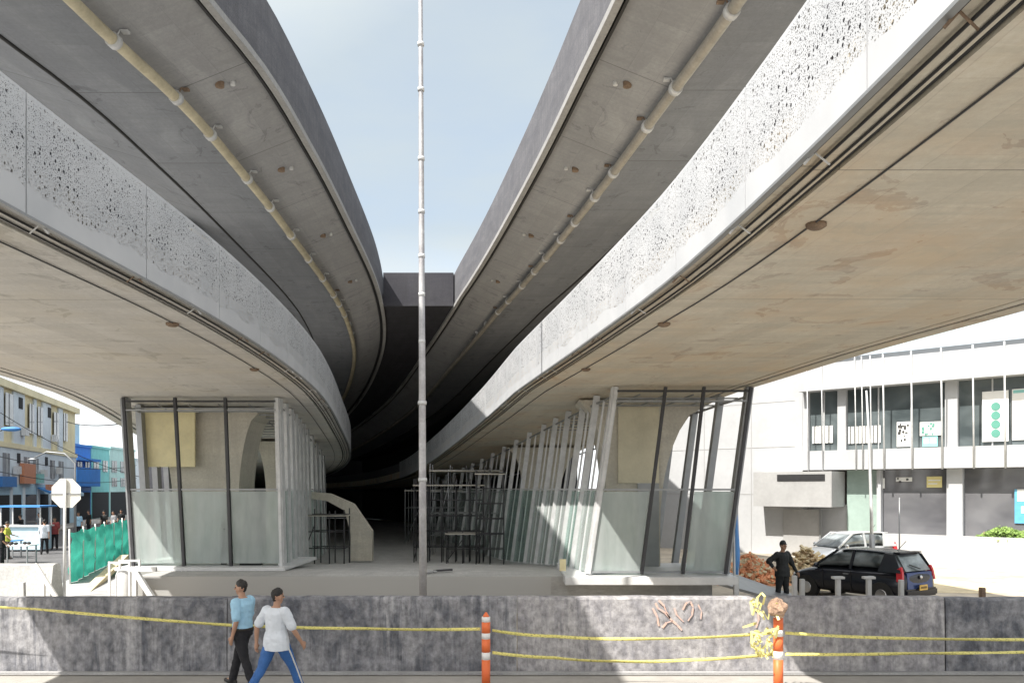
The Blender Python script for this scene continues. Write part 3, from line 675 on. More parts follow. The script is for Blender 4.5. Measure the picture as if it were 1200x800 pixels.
# ------------------------------------------------------------------ station pavilions
MID = CH-.03
def pavilion(name, label, Y0, it, ib, ot, ob, front, ys_in, ys_out, slab, front_panes, lead):
    root = empty(name, ((ib(Y0)+ob(Y0))/2, Y0, 0), label, 'station pavilion', 'glazed station pavilions')
    zt = lambda y: LZ-dz(y)-.03
    zb = lambda y: plat(y)+.05
    def P(xt, xb, y, z):
        t = (z-zb(y))/(zt(y)-zb(y)); return Vector((xb+(xt-xb)*t, y, z))
    MB().box(*slab).build('floor_slab', 'white_metal', root, bevel=.012)
    # front screen
    for i, (a, b) in enumerate(front):
        MB().bar(P(a,b,Y0,zb(Y0)), P(a,b,Y0,zt(Y0)), .075, .12).build('mullion', 'dark_steel' if i not in lead else 'pale_steel', root)
    a0, b0 = front[0]; a1, b1 = front[-1]
    for z, w, mt in ((MID,.045,'grey_steel'),(zt(Y0)-.10,.05,'dark_steel'),(zt(Y0)-.35,.04,'grey_steel'),(zb(Y0)+.05,.05,'grey_steel')):
        for i in range(len(front)-1):
            if z == MID or mt: MB().bar(P(*front[i],Y0,z)+Vector((.045,0,0)), P(*front[i+1],Y0,z)-Vector((.045,0,0)), w, .07).build('rail', mt, root)
    for i, (zlo, zhi, mt) in front_panes:
        m = MB(); v = []
        for yy in (Y0-.006, Y0+.006):
            v += [P(*front[i],yy,zlo)+Vector((.06,0,0)), P(*front[i+1],yy,zlo)-Vector((.06,0,0)), P(*front[i+1],yy,zhi)-Vector((.06,0,0)), P(*front[i],yy,zhi)+Vector((.06,0,0))]
        v = [m.bm.verts.new(p) for p in v]
        for idx in ((0,1,2,3),(7,6,5,4),(0,4,5,1),(1,5,6,2),(2,6,7,3),(3,7,4,0)): m.quad([v[k] for k in idx])
        m.build('glass_pane', mt, root)
    # side screens
    for xt, xb, ys, inner in ((it, ib, ys_in, True), (ot, ob, ys_out, False)):
        pr = None
        for k, y in enumerate(ys):
            lo, hi = P(xt(y),xb(y),y,zb(y)), P(xt(y),xb(y),y,zt(y))
            MB().bar(lo, hi, .17, .30).build('side_post', 'pale_steel' if inner else 'grey_steel', root)
            if pr is not None:
                for z, w in ((MID,.05),(None,.05)):
                    f = lambda q: P(xt(q),xb(q),q,(z if z else zt(q)-.22))
                    MB().bar(f(pr), f(y), w, w, ref=(0,0,1)).build('rail', 'white_metal' if (z and inner) else 'grey_steel', root)
                if inner and k < 11:
                    ym = (pr+y)/2; MB().bar(P(xt(ym),xb(ym),ym,zb(ym)), P(xt(ym),xb(ym),ym,zt(ym)-.22), .05, .07).build('side_mullion', 'white_metal', root)
                m = MB(); v = []
                for dx in (-.006,.006):
                    for (q, z) in ((pr+.09,zb(pr)+.03),(y-.09,zb(y)+.03),(y-.09,MID-.05),(pr+.09,MID-.05)): v.append(P(xt(q),xb(q),q,z)+Vector((dx,0,0)))
                v = [m.bm.verts.new(p) for p in v]
                for idx in ((0,1,2,3),(7,6,5,4),(0,4,5,1),(1,5,6,2),(2,6,7,3),(3,7,4,0)): m.quad([v[q] for q in idx])
                if inner or k % 3 == 1: m.build('glass_pane', 'pane_green' if k in (2,6,7) or Y0 > 22 else 'pane_grey', root)
                else: m.bm.free()
            pr = y
    # ceiling grid left bare
    g = MB()
    yb = Y0+.6
    while yb < min(max(ys_in), Y0+9):
        g.bar((min(it(yb),ot(yb))+.1, yb, zt(yb)-.22), (max(it(yb),ot(yb))-.1, yb, zt(yb)-.22), .035, .05); yb += .8
    n = 5
    for k in range(1, n):
        g.bar((ot(Y0+.3)+(it(Y0+.3)-ot(Y0+.3))*k/n, Y0+.3, zt(Y0)-.16), (ot(Y0+8)+(it(Y0+8)-ot(Y0+8))*k/n, Y0+8, zt(Y0+8)-.16), .035, .035, ref=(0,0,1))
    g.build('ceiling_frame', 'grey_steel', root)
    return root
fr = [(ux(722,20.8),ux(690,20.8)),(ux(780,20.8),ux(752,20.8)),(ux(825,20.8),ux(800,20.8)),(ux(880,20.8),ux(850,20.8))]
itR = lambda y: LRi(y)+2.38 if y > 20.9 else fr[0][0]
ibR = lambda y: itR(y)-.68
otR = lambda y: LRo(y)-.18
obR = lambda y: otR(y)-.63
ysR = [20.95,22.7,24.2,26.1,27.9,29.7,32,34.3,36.6,39,41.5,44,47,50,53,56]
PR = pavilion('station_pavilion', 'glazed steel pavilion leaning outward under the right deck, with white floor edge', 20.8, itR, ibR, otR, obR, fr,
    ysR, [20.95,22.9,24.9,26.9,29,31.2,33.6,36,39,42,45,48,52], (1.32, 5.62, 20.35, 24.2, .80, 1.0),
    [(0,(1.06,3.12,'pane_grey')),(2,(1.06,3.12,'pane_grey'))], (0,))
fl = [(ux(145,23),ux(157,23)),(ux(205,23),ux(216,23)),(ux(264,23),ux(271,23)),(ux(325,23),ux(330,23))]
itL = lambda y: LLi(y)-1.28-.10*(max(0,min(1,(y-26)/10)))
ibL = lambda y: itL(y)+.12
otL = lambda y: fl[0][0]+(LLo(y)-LLo(23))*.75
obL = lambda y: otL(y)+.29
PL = pavilion('station_pavilion', 'upright glazed pavilion of dusty panes and black mullions under the left deck', 23.0, itL, ibL, otL, obL, fl,
    [23.15,24.3,25.5,26.7,28,29.4,31,33,35,37.5,40,43,46,50], [23.15,24.6,26.2,27.9,29.8,32,34.5,37,40,44],
    (-10.95, -6.25, 22.55, 26.2, .93, 1.02),
    [(0,(1.1,3.12,'pane_grey')),(1,(1.1,3.12,'pane_grey')),(2,(1.1,3.12,'pane_grey'))], (3,))
# white bracket leg beside the left slab
m = MB(); q = at(158,668,20.8); q2 = at(192,705,20.6); m.bar(q, (q2.x,20.6,0), .13, .12); m.bar(q, (q.x,20.8,0), .11, .11); m.bar(q+Vector((-.12,0,.03)), q+Vector((.55,0,.03)), .11, .1)
solo('steel_bracket', m, 'white_metal', 'white steel bracket with a slanting leg under the corner of the left pavilion', 'bracket')
xd, yd = -10.12, 21.4
r = empty('water_drum', (xd, yd, 0), 'white plastic drum in a white frame beside the left pavilion', 'drum')
MB().tube([(xd,yd,0),(xd,yd,.12),(xd,yd,.95),(xd,yd,1.08)], [.20,.215,.215,.16], 18).build('drum_body', 'white_metal', r)
for x in (xd-.26, xd+.26):
    for y in (yd-.28, yd+.28): MB().bar((x,y,0),(x,y,1.32),.05).build('frame_post', 'white_paint', r)
for y in (yd-.28, yd+.28): MB().bar((xd-.235,y,1.29),(xd+.235,y,1.29),.05,ref=(0,0,1)).build('frame_rail', 'white_paint', r)
# loose cable hanging below the left slab
m = MB(); m.tube([at(213,668,22.3),at(208,682,22.3),at(203,694,22.2),at(201,706,22.1)],.012,6); m.tube([at(218,668,22.3),at(217,684,22.3),at(211,703,22.2)],.012,6)
solo('loose_cable', m, 'white_paint', 'pair of thin white cables dangling below the left pavilion floor', 'cable')
# blue wrapped post by the right pavilion
r = empty('wrapped_post', (5.75, 21.0, 0), 'grey post with a blue wrapping beside the right pavilion', 'post')
MB().bar((5.75,21.0,0),(5.72,21.0,2.9),.12,.12).build('shaft', 'pale_steel', r)
plain('blue_wrap', (.10,.28,.62), .6)
MB().tube([(5.75,21,1.0),(5.76,21,1.5),(5.74,21,2.1),(5.73,21,2.55)],[.07,.085,.075,.07],9).build('wrapping', 'blue_wrap', r)
# things leaning inside the pavilions
m = MB(); m.bar((4.45,21.6,1.02),(4.75,21.5,2.5),.05,.14); m.bar((4.6,21.6,1.05),(5.2,21.65,1.15),.06,.1)
solo('door_leaf', m, 'white_paint', 'narrow white board leaning in the open doorway of the right pavilion', 'board')
m = MB(); m.box(ux(560,20.95)+2.1, ux(560,20.95)+2.26, 21.05,21.12,1.08,1.38)
solo('notice_card', m, 'yellow_board', 'small yellow card behind the corner glass of the right pavilion', 'card')
m = MB(); m.box(-8.35,-8.2,23.5,23.56,1.02,2.25); solo('black_panel', m, 'cable_black', 'tall black strip standing behind the middle pane of the left pavilion', 'panel')
m = MB(); m.box(-7.75,-7.15,23.3,23.5,1.02,1.09); m.bar((-7.3,23.4,1.08),(-7.0,23.4,1.5),.03); solo('tool_heap', m, 'cable_black', 'small dark heap of tools on the left pavilion floor', 'tools')

# ------------------------------------------------------------------ corridor: stair wall, scaffolds
m = MB()
pts = [(-5.62,.0),(-5.2,0),(-5.2,1.75),(-5.2,1.75),(-5.9,2.7),(-6.5,2.95),(-6.5,2.7),(-5.95,2.45)]
Ys = 32.5
pl = [(436,657),(436,622),(414,590),(386,578),(364,576),(364,584),(384,587),(404,598),(411,626),(411,657)]
b = MB(); b.prism([(at(u,v,Ys).x, at(u,v,Ys).z) for u, v in pl], Ys, Ys+.35, 'XZ')
solo('stair_wall', b, 'pier_concrete', 'small pale concrete frame with a sloping shoulder beyond the left pavilion', 'wall')
def scaffold(org, nx, ny, nz, dx, dy, dzv, label, r=.025, mat='grey_steel', seed=1):
    root = empty('scaffold', org, label, 'scaffold', 'scaffold frames under the decks')
    o = Vector(org); rr = random.Random(seed)
    for i in range(nx+1):
        for j in range(ny+1):
            MB().tube([o+Vector((i*dx,j*dy,0)), o+Vector((i*dx,j*dy,nz*dzv+rr.uniform(0,.3)))], r, 6).build('upright', mat, root)
    for k in range(1, nz+1):
        for j in range(ny+1):
            MB().tube([o+Vector((0,j*dy,k*dzv)), o+Vector((nx*dx,j*dy,k*dzv))], r*.8, 6).build('ledger', mat, root)
        for i in range(nx+1):
            if rr.random() < .7: MB().tube([o+Vector((i*dx,0,k*dzv)), o+Vector((i*dx,ny*dy,k*dzv))], r*.8, 6).build('ledger', mat, root)
    MB().tube([o+Vector((0,0,.1)), o+Vector((dx,0,nz*dzv*.8))], r*.8, 6).build('brace', mat, root)
    MB().box(-.05,nx*dx+.05,-.05,ny*dy+.05,0,.04,org=o+Vector((0,0,dzv*nz-.05))).build('deck_board', 'pier_concrete', root)
    return root
scaffold((-7.9,30.5,.35), 3, 1, 3, .55, 1.0, .62, 'small dark scaffold frame beside the pale stair wall', mat='dark_steel')
scaffold((-3.6,36.0,.2), 4, 2, 4, .8, 1.2, .95, 'tall scaffold against the far screen of the right station', seed=2)
scaffold((-2.5,31.2,.3), 2, 1, 2, .62, .8, .6, 'low square scaffold frame on the floor left of the green panes', mat='dark_steel', seed=3)
scaffold((-3.9,32.6,.25), 5, 1, 5, .55, .7, .62, 'dense dark scaffold just behind the tall pole, below the right deck', mat='dark_steel', seed=6)
scaffold((-1.3,29.6,.45), 2, 1, 6, .5, .7, .55, 'narrow dark scaffold tower at the end of the teal panes', mat='dark_steel', seed=7)
scaffold((-6.0,46.0,.1), 4, 2, 3, 1.0, 1.5, 1.0, 'farthest scaffold, beside the dark passage between the stations', seed=4)
# small offcuts on the platform
m = MB(); m.bar((-2.1,21.9,1.0),(-1.6,22.0,1.02),.05,.1); solo('offcut', m, 'dark_steel', 'dark offcut lying on the platform right of the tall pole', 'offcut')
m = MB(); m.ball((-2.2,21.6,1.0),.09,(1.2,1,.6)); m.ball((-2.05,21.7,1.0),.06,(1.2,1,.6)); solo('rubble', m, 'wall_cap', 'two pale lumps of rubble on the platform edge beside the pole', 'rubble')

# tall pole in the gap
r = empty('tall_pole', (ux(496,16.2),16.2,0), 'tall thin silvery pole with bands rising between the decks into the sky', 'pole')
px, pt = ux(496,16.2), ux(493,16.2)
surf('galvanised', (.50,.50,.51), .45, .2, 2.2, .1, metal=.3, col2=(.34,.33,.35))
pz = lambda t: Vector((px+(pt-px)*t/12.5, 16.2, t))
MB().tube([pz(0),pz(3.6),pz(7.6),pz(11.5),pz(13.5),pz(15.5)], [.078,.072,.058,.046,.04,.036], 14).build('shaft', 'galvanised', r)
for v in (472, 400, 345, 300, 248, 186, 105, 52, 562):
    z = CH+(HV-v)/F*16.2
    MB().tube([pz(z-.035),pz(z+.035)], .088 if v > 400 else .066, 14).build('band', 'pale_steel', r)
MB().tube([pz(0),pz(.05)], .2, 14).build('base_plate', 'grey_steel', r)

# ------------------------------------------------------------------ white building on the right
P0 = Vector((20.6,33.0,0)); E = Vector((-.745,.667,0)).normalized(); Nn = Vector((E.y,-E.x,0)) # outward?
if Nn.y > 0: Nn = -Nn
IN = -Nn
def s_of(u, off=0):
    k = (u-600)/F; q = P0-IN*(-off) if False else P0+IN*off
    return (q.x-k*q.y)/(k*E.y-E.x)
def zof(u, v, off=0):
    q = P0+IN*off+E*s_of(u, off); return CH+(HV-v)/F*q.y
surf('white_render', (.46,.47,.485), .7, .07, .6, .05, bscale=30)
surf('grey_render', (.38,.38,.38), .7, .1, .8, .05)
def window_mat(name, c1, c2, sc=.7):
    m, nt, b = nodes(name); tc = N(nt, 'ShaderNodeTexCoord')
    mp = N(nt, 'ShaderNodeMapping'); mp.inputs['Scale'].default_value = (sc, sc, sc*1.4); nt.links.new(tc.outputs['Object'], mp.inputs[0])
    n = N(nt, 'ShaderNodeTexNoise', Scale=.7, Detail=3, Distortion=.3); nt.links.new(mp.outputs[0], n.inputs['Vector'])
    r = ramp(nt, n.outputs[0], .35, .68, c4(c1), c4(c2)); nt.links.new(r.outputs[0], b.inputs['Base Color'])
    b.inputs['Roughness'].default_value = .07; b.inputs['Specular IOR Level'].default_value = .6; M[name] = m
window_mat('upper_glass', (.06,.075,.08), (.17,.20,.21))
window_mat('lower_glass', (.10,.10,.11), (.19,.19,.20))
surf('green_glass', (.36,.46,.42), .15, .12, .5, 0)
WB = empty('white_building', tuple(P0+E*6), 'white two storey building with long window strips and thin vertical rods, behind the car', 'building')
def fb(s0, s1, d0, d1, z0, z1): return MB().box(s0, s1, d0, d1, z0, z1, org=P0, ex=E, ey=IN)
S = s_of
sL, sR, sE = S(941), -14, S(738)
zB0, zB1 = 4.06, 4.95          # projecting band
zW1 = 7.75; zRf = 8.95
fb(sL+.02, sE, 0, 8, 0, 9.6).build('end_wall', 'white_render', WB)
fb(sR, sL, -.35, 7.9, zB0, zB1).build('floor_band', 'white_render', WB)
fb(sR, sL, -.55, 7.9, zW1, zRf).build('roof_fascia', 'white_render', WB)
fb(sR, sL, .1, 7.9, zRf+.02, zRf+.3).build('roof', 'white_render', WB)
surf('roof_glass', (.42,.50,.53), .2, .1, .5, 0)
fb(sR, sL+3.0, -.3, -.26, zRf+.31, zRf+1.25).build('roof_screen', 'roof_glass', WB)
for k in range(10):
    s_ = sL-.4-2.1*k; fb(s_-.03, s_+.03, -.34, -.302, zRf+.31, zRf+1.3).build('screen_post', 'pale_steel', WB)
# joints, downpipe and air conditioners on the blank wall
for z_ in (2.9, 5.2, 7.4): fb(sL+.4, sE, -.012, -.002, z_, z_+.03).build('wall_joint', 'grey_render', WB)
for s_ in (sL+2.6, sL+5.2): fb(s_, s_+.03, -.014, -.003, .1, 9.5).build('wall_joint', 'grey_render', WB)
fb(sR, sL, 2.5, 2.7, .02, zW1).build('inner_wall', 'grey_render', WB)
# upper storey glazing by bays
for a, b_ in ((1200-760,1108),):
    pass
ub = [(-14,S(1122)),(S(1107)+.0,S(991)),(S(981),S(947))]
for k, (a, b_) in enumerate(ub):
    w = fb(a, b_, .25, .29, zB1+.01, zW1-.01).build('window', 'upper_glass', WB)
    n = max(2, int(round((b_-a)/1.3)))
    for q in range(1, n):
        s = a+(b_-a)*q/n; MB().box(s-.025, s+.025, .18, .245, zB1+.02, zW1-.02, org=P0, ex=E, ey=IN).build('window_bar', 'pale_steel', w)
for a, b_ in ((S(1122),S(1107)),(S(991),S(981)),(S(947),sL+.02)):
    fb(a+.004, b_-.004, .02, .5, zB1+.003, zW1-.003).build('column', 'white_render', WB)
# ground storey
z1 = zB0-.01; z0 = 1.15
fb(S(1108), S(1031), .45, .49, z0, z1).build('window', 'lower_glass', WB)
fb(-14, S(1127), .45, .49, z0, z1).build('window', 'lower_glass', WB)
fb(S(1127)+.004, S(1108)-.004, .15, .75, .02, z1).build('column', 'white_render', WB)
fb(S(1031)+.004, S(1026), .15, .6, .02, z1).build('column', 'white_render', WB)
fb(S(1026)+.004, S(988), .5, .54, z0+.05, z1).build('window', 'green_glass', WB)
fb(S(988)+.004, sL+.0, .6, .8, .02, 2.45).build('white_wall', 'white_render', WB)
bx0, bx1 = S(985), S(884, -1.0)
fb(bx0, bx1, -1.1, .55, 2.35, 3.98).build('projecting_bay', 'grey_render', WB)
fb(bx0+.3, bx1-1.2, -1.13, -1.102, 3.55, 3.85).build('vent_slot', 'cable_black', WB)
d = fb(S(962,-.05), S(918,-.05), -.06, .01, .05, 2.2).build('door', 'grey_render', WB)
fb(S(962,-.08), S(960,-.08), -.1, -.062, .05, 2.25).build('door_frame', 'grey_steel', d)
fb(S(1200,-.4)-14, S(1030,-.5), -.6, .44, .02, z0-.01).build('plinth', 'white_render', WB)
# rods in front of the facade
rods = [947,964,1003,1011,1021,1036,1069,1104,1141,1178,1216,1255]
for u in rods:
    s = S(u, -.45); q = P0+E*s
    MB().tube([q-IN*.42+Vector((0,0,zB0-.05)), q-IN*.50+Vector((0,0,6.4)), q-IN*.62+Vector((0,0,zRf+.15))], .035 if u > 1030 else .025, 7).build('facade_rod', 'pale_steel', WB)
# papers and posters seen in the windows
plain('poster_white', (.80,.80,.78), .6); plain('poster_green', (.10,.30,.24), .6); plain('poster_black', (.05,.05,.05), .6)
plain('poster_blue', (.12,.40,.60), .6); plain('poster_yellow', (.75,.66,.30), .6); plain('poster_teal', (.25,.55,.52), .6)
def poster(u0, v0, u1, v1, off, base, marks, label):
    a, b_ = S(u1, off), S(u0, off); um = (u0+u1)/2
    zt_, zb_ = zof(um, v0, off), zof(um, v1, off)
    c = P0+E*((a+b_)/2)+IN*off
    r = empty('poster', (c.x, c.y, zb_), label, 'poster', 'posters and papers in the white building windows')
    fb(a, b_, off-.012, off, zb_, zt_).build('sheet', base, r)
    W, H = b_-a, zt_-zb_
    for i, (mx, my, mw, mh, mt) in enumerate(marks):     # fractions, from the picture's left and top
        fb(b_-W*(mx+mw), b_-W*mx, off-.018-.001*i, off-.0125-.001*i, zt_-H*(my+mh), zt_-H*my).build('print', mt, r)
    return r
rr = random.Random(9)
def scatter(n, mt, w=(.08,.2), h=(.05,.12)):
    return [(rr.uniform(.06,.75), rr.uniform(.06,.85), rr.uniform(*w), rr.uniform(*h), mt) for _ in range(n)]
poster(1051,494,1069,523,.2,'poster_white',scatter(16,'poster_black'),'black and white patterned poster in the upper window strip')
poster(1078,494,1104,510,.2,'poster_white',scatter(12,'poster_green',(.05,.14),(.1,.2)),'wide white poster with green marks in the upper window strip')
poster(1081,511,1099,523,.2,'poster_teal',[(.1,.2,.3,.5,'poster_white'),(.5,.2,.4,.5,'poster_white')],'small teal notice below the wide white poster')
poster(1151,458,1182,517,.12,'poster_white',[],'tall white banner with a column of green discs')
pb = bpy.data.objects['poster.003'] if 'poster.003' in bpy.data.objects else None
if pb:
    for k in range(4):
        s = S(1167,.12); c = P0+E*s+IN*.1+Vector((0,0,zof(1167,476+10.5*k,.1)))
        MB().tube([c-IN*.0, c-IN*.012], .17, 18, ref=(0,0,1)).build('green_disc', 'poster_green', pb)
poster(1186,455,1215,515,.2,'poster_white',[(.05,.02,.9,.06,'poster_teal')],'plain white blind at the right end of the upper windows')
poster(952,499,976,519,.2,'poster_white',[(.1+.17*k,0,.03,1,'poster_black') for k in range(5)],'white slatted railing behind the leftmost upper window')
poster(994,499,1032,519,.2,'poster_white',[(.06+.12*k,0,.03,1,'poster_black') for k in range(8)],'white slatted railing behind the second upper window')
poster(1086,558,1104,571,.4,'poster_yellow',[(.1,.3,.8,.1,'poster_white'),(.1,.6,.6,.1,'poster_white')],'yellow lit notice in the dark ground floor window')
poster(1050,559,1069,564,.4,'poster_white',scatter(4,'poster_black',(.1,.15),(.3,.5)),'thin white sign in the dark ground floor window')
poster(1031,560,1037,572,.4,'poster_white',[(.2,.3,.3,.2,'poster_black')],'small white card at the left of the ground floor window')
poster(1189,573,1215,613,.4,'poster_blue',[(.12,.0,.9,.35,'poster_white'),(.3,.5,.4,.2,'poster_white')],'white and blue poster at the right edge of the ground floor window')
# forecourt wall with bush
m = MB(); m.box(0,1,0,1,0,1); m.bm.free()
fw = MB().box(S(1230,-2.2)-8, S(975,-2.2), -2.5, -2.3, .02, 1.32, org=P0, ex=E, ey=IN)
solo('garden_wall', fw, 'white_render', 'low white wall in front of the white building, behind the car', 'wall')
m = MB(); rr = random.Random(4)
sa, sb = S(1215,-1.6)-1.5, S(1146,-1.6)
for k in range(5200):
    s = rr.uniform(sa, sb); dd = rr.gauss(-1.6,.32); t = (s-sa)/(sb-sa)
    hh = (.80-.25*t**4)*(0.75+.35*noise.noise(Vector((s*1.1,0,0)))+.2*noise.noise(Vector((s*4,dd*3,2))))
    z = 1.0+rr.random()**.6*max(.1,hh); c = P0+E*s+IN*dd+Vector((0,0,z))
    a = Vector((rr.gauss(0,1),rr.gauss(0,1),rr.gauss(0,1))).normalized(); b2 = a.orthogonal().normalized(); L_ = rr.uniform(.05,.10)
    m.quad([m.bm.verts.new(c+a*L_), m.bm.verts.new(c+b2*L_*.4), m.bm.verts.new(c-a*L_), m.bm.verts.new(c-b2*L_*.4)])
surf('leaf_green', (.20,.30,.07), .6, .45, 2.0, 0, col2=(.09,.16,.035))
surf('leaf_dark', (.07,.12,.04), .6, .45, 2.0, 0)
r = empty('bush', tuple(P0+E*((sa+sb)/2)-IN*1.6+Vector((0,0,.95))), 'bright green clipped bush in front of the ground floor windows', 'bush')
m.build('foliage', 'leaf_green', r, recalc=False)
for k in range(8):
    s = sa+(sb-sa)*(k+.5)/8; c = P0+E*s-IN*1.6; MB().tube([c+Vector((0,0,.9)), c+Vector((0,0,1.5))], .03, 6).build('stem', 'rust', r)
solo('planter', MB().box(sa-.1, sb+.1, -2.05, -1.15, .02, 1.02, org=P0, ex=E, ey=IN), 'white_render', 'long white planter box holding the bright green bush', 'planter')
# light pole in front
q = at(1022,640,28.5)
r = empty('lamp_post', (q.x,q.y,0), 'slim silver post rising in front of the green glass panel', 'post')
MB().tube([(q.x,q.y,0),(q.x-.02,q.y,2.2),(q.x-.12,q.y,5.2),(q.x-.2,q.y,6.6)], [.075,.055,.04,.03], 10).build('shaft', 'pale_steel', r)
MB().tube([(q.x,q.y,0),(q.x,q.y,1.6)], .095, 10).build('base_sleeve', 'grey_steel', r)
q = at(1054,640,27)
m = MB(); m.tube([(q.x,q.y,0),(q.x,q.y,2.9)], .022, 6); solo('thin_pole', m, 'grey_steel', 'very thin grey pole rising just behind the dark car roof', 'pole')
# ------------------------------------------------------------------ left street
A = Vector((-34.0,54.0,0)); B = Vector((-40.0,75.0,0))
EA = (B-A).normalized(); IA = Vector((-EA.y, EA.x, 0))   # into the block (to the left)
if IA.x > 0: IA = -IA
def sa_(u, off=0):
    q = A+IA*off; k = (u-600)/F
    return (q.x-k*q.y)/(k*EA.y-EA.x)
def yb(s0, s1, d0, d1, z0, z1): return MB().box(s0, s1, d0, d1, z0, z1, org=A, ex=EA, ey=IA)
surf('yellow_wall', (.84,.74,.48), .8, .14, .5, .1)
surf('cornice_yellow', (.86,.76,.50), .8, .12, .5, .1)
surf('pale_blue_wall', (.74,.80,.84), .8, .12, .5, .1)
surf('blue_wall', (.04,.24,.70), .7, .15, .5, .1)
surf('light_blue_wall', (.50,.70,.82), .8, .12, .5, .1)
surf('teal_wall', (.25,.66,.66), .8, .14, .5, .1)
surf('pale_teal_wall', (.52,.76,.74), .8, .14, .5, .1)
window_mat('shop_glass', (.03,.035,.04), (.14,.15,.17))
window_mat('house_glass', (.16,.17,.18), (.36,.38,.40))
plain('dark_inside', (.025,.027,.03), .9)
plain('awning_blue', (.06,.25,.60), .7); plain('sign_orange', (.60,.25,.14), .6); plain('sign_blue', (.05,.2,.5), .6)
YB = empty('yellow_building', tuple(A+EA*8), 'three storey yellow and pale blue building with a sloping cornice, left of the stop sign', 'building')
s0, s1 = -14, (B-A).length
yb(s0, s1, 0, 9, 0, 10.0).build('wall', 'yellow_wall', YB)
yb(s0, s1+.25, -.35, 9.2, 10.0, 10.5).build('cornice', 'cornice_yellow', YB)
yb(s0, s1+.1, -.18, .0, 6.0, 6.35).build('cornice', 'cornice_yellow', YB)
yb(s0, s1, -.10, -.002, 3.5, 5.99).build('pale_band', 'pale_blue_wall', YB)
# pale pilasters on the top storey
def upcols(lst, z0, z1, d0, mat, nm):
    out = []
    for a, b_ in lst:
        out.append(yb(sa_(a), sa_(b_), d0, -.003 if nm != 'window' else d0+.05, z0, z1).build(nm, mat, YB))
    return out
upcols([(-6,2),(13.5,27),(38,41),(48,58),(67,72)], 6.36, 9.98, -.12, 'pale_blue_wall', 'pilaster')
for a, b_, z0_, z1_ in ((3.5,12.5,7.5,9.7),(32,37.5,7.3,9.5),(42,47.5,7.3,9.5),(61,67,7.3,9.5),(72.5,77,7.3,9.7),(19.5,24,8.9,9.7),(54,57.5,8.9,9.7)):
    w = yb(sa_(a), sa_(b_), -.16, -.125, z0_, z1_).build('window', 'house_glass' if z1_-z0_ > 1 else 'dark_inside', YB)
    if z1_-z0_ > 1: yb(sa_((a+b_)/2)-.05, sa_((a+b_)/2)+.05, -.2, -.162, z0_, z1_).build('window_bar', 'pale_steel', w)
for a, b_, z0_, z1_ in ((1,9,4.0,5.6),(26,32.5,4.0,5.5),(37,43,4.0,5.5),(57,62,4.0,5.5),(67,72.5,4.0,5.5),(18,21.5,5.0,5.7),(51,54,5.0,5.7)):
    w = yb(sa_(a), sa_(b_), -.14, -.105, z0_, z1_).build('window', 'house_glass' if z1_-z0_ > 1 else 'dark_inside', YB)
    if z1_-z0_ > 1: yb(sa_((a+b_)/2)-.05, sa_((a+b_)/2)+.05, -.18, -.142, z0_, z1_).build('window_bar', 'pale_steel', w)
yb(s0, s1, -.12, -.002, .1, 3.48).build('shopfront', 'light_blue_wall', YB)
for a, b_ in ((-8,8),(12,22),(27.5,40),(45,54),(58,68),(72,79)):
    yb(sa_(a), sa_(b_), -.17, -.125, .12, 2.75).build('shop_opening', 'shop_glass' if a in (27.5,) else 'dark_inside', YB)
for u in (10,25,42.5,56,70):
    yb(sa_(u)-.25, sa_(u)+.25, -.2, -.125, .1, 3.3).build('pilaster', 'pale_blue_wall', YB)
# signs and awnings on the front
def sign(u0, u1, z0_, z1_, mat, name, label, cat, d=-.45, text=None):
    a, b_ = sa_(u0, d), sa_(u1, d); c = A+EA*((a+b_)/2)+IA*d
    o = solo(name, yb(a, b_, d, d+.28, z0_, z1_), mat, label, cat)
    return o
sign(28.5,42,3.55,5.0,'sign_orange','shop_sign','orange red square shop sign on the yellow building front','shop sign')
sign(3,20,3.3,4.0,'sign_blue','shop_sign','dark blue long shop sign at the left end of the yellow building','shop sign')
aw = MB()
def awning(u0, u1, mat, label):
    a, b_ = sa_(u0,-.2), sa_(u1,-.2); m = MB()
    P = lambda s, d, z: A+EA*s+IA*d+Vector((0,0,z))
    v = [m.bm.verts.new(p) for p in (P(a,-.2,3.3),P(b_,-.2,3.3),P(b_,-1.5,2.8),P(a,-1.5,2.8),P(a,-.2,3.22),P(b_,-.2,3.22),P(b_,-1.5,2.55),P(a,-1.5,2.55))]
    for i in ((0,1,2,3),(7,6,5,4),(3,2,6,7),(0,3,7,4),(1,5,6,2),(0,4,5,1)): m.quad([v[k] for k in i])
    solo('awning', m, mat, label, 'awning')
aw.bm.free()
awning(44,54,'awning_blue','blue shop awning on the yellow building, above a dark opening')
awning(70,79,'light_blue_wall','pale blue shop awning at the far end of the yellow building')
# clutter on the front: air conditioners, small hanging signs
for k, (u_, z_) in enumerate(((14,4.2),(23.5,7.0),(46,4.1),(59,7.0),(64,4.4))):
    yb(sa_(u_)-.4, sa_(u_)+.4, -.5, -.185, z_, z_+.55).build('air_conditioner', 'white_paint', YB)
sign(58,63,2.9,3.5,'sign_orange','shop_sign','small orange hanging sign under the far end of the yellow building','shop sign',d=-.9)
sign(47,52,3.6,4.3,'poster_teal','shop_sign','small teal sign above the blue awning','shop sign',d=-.5)
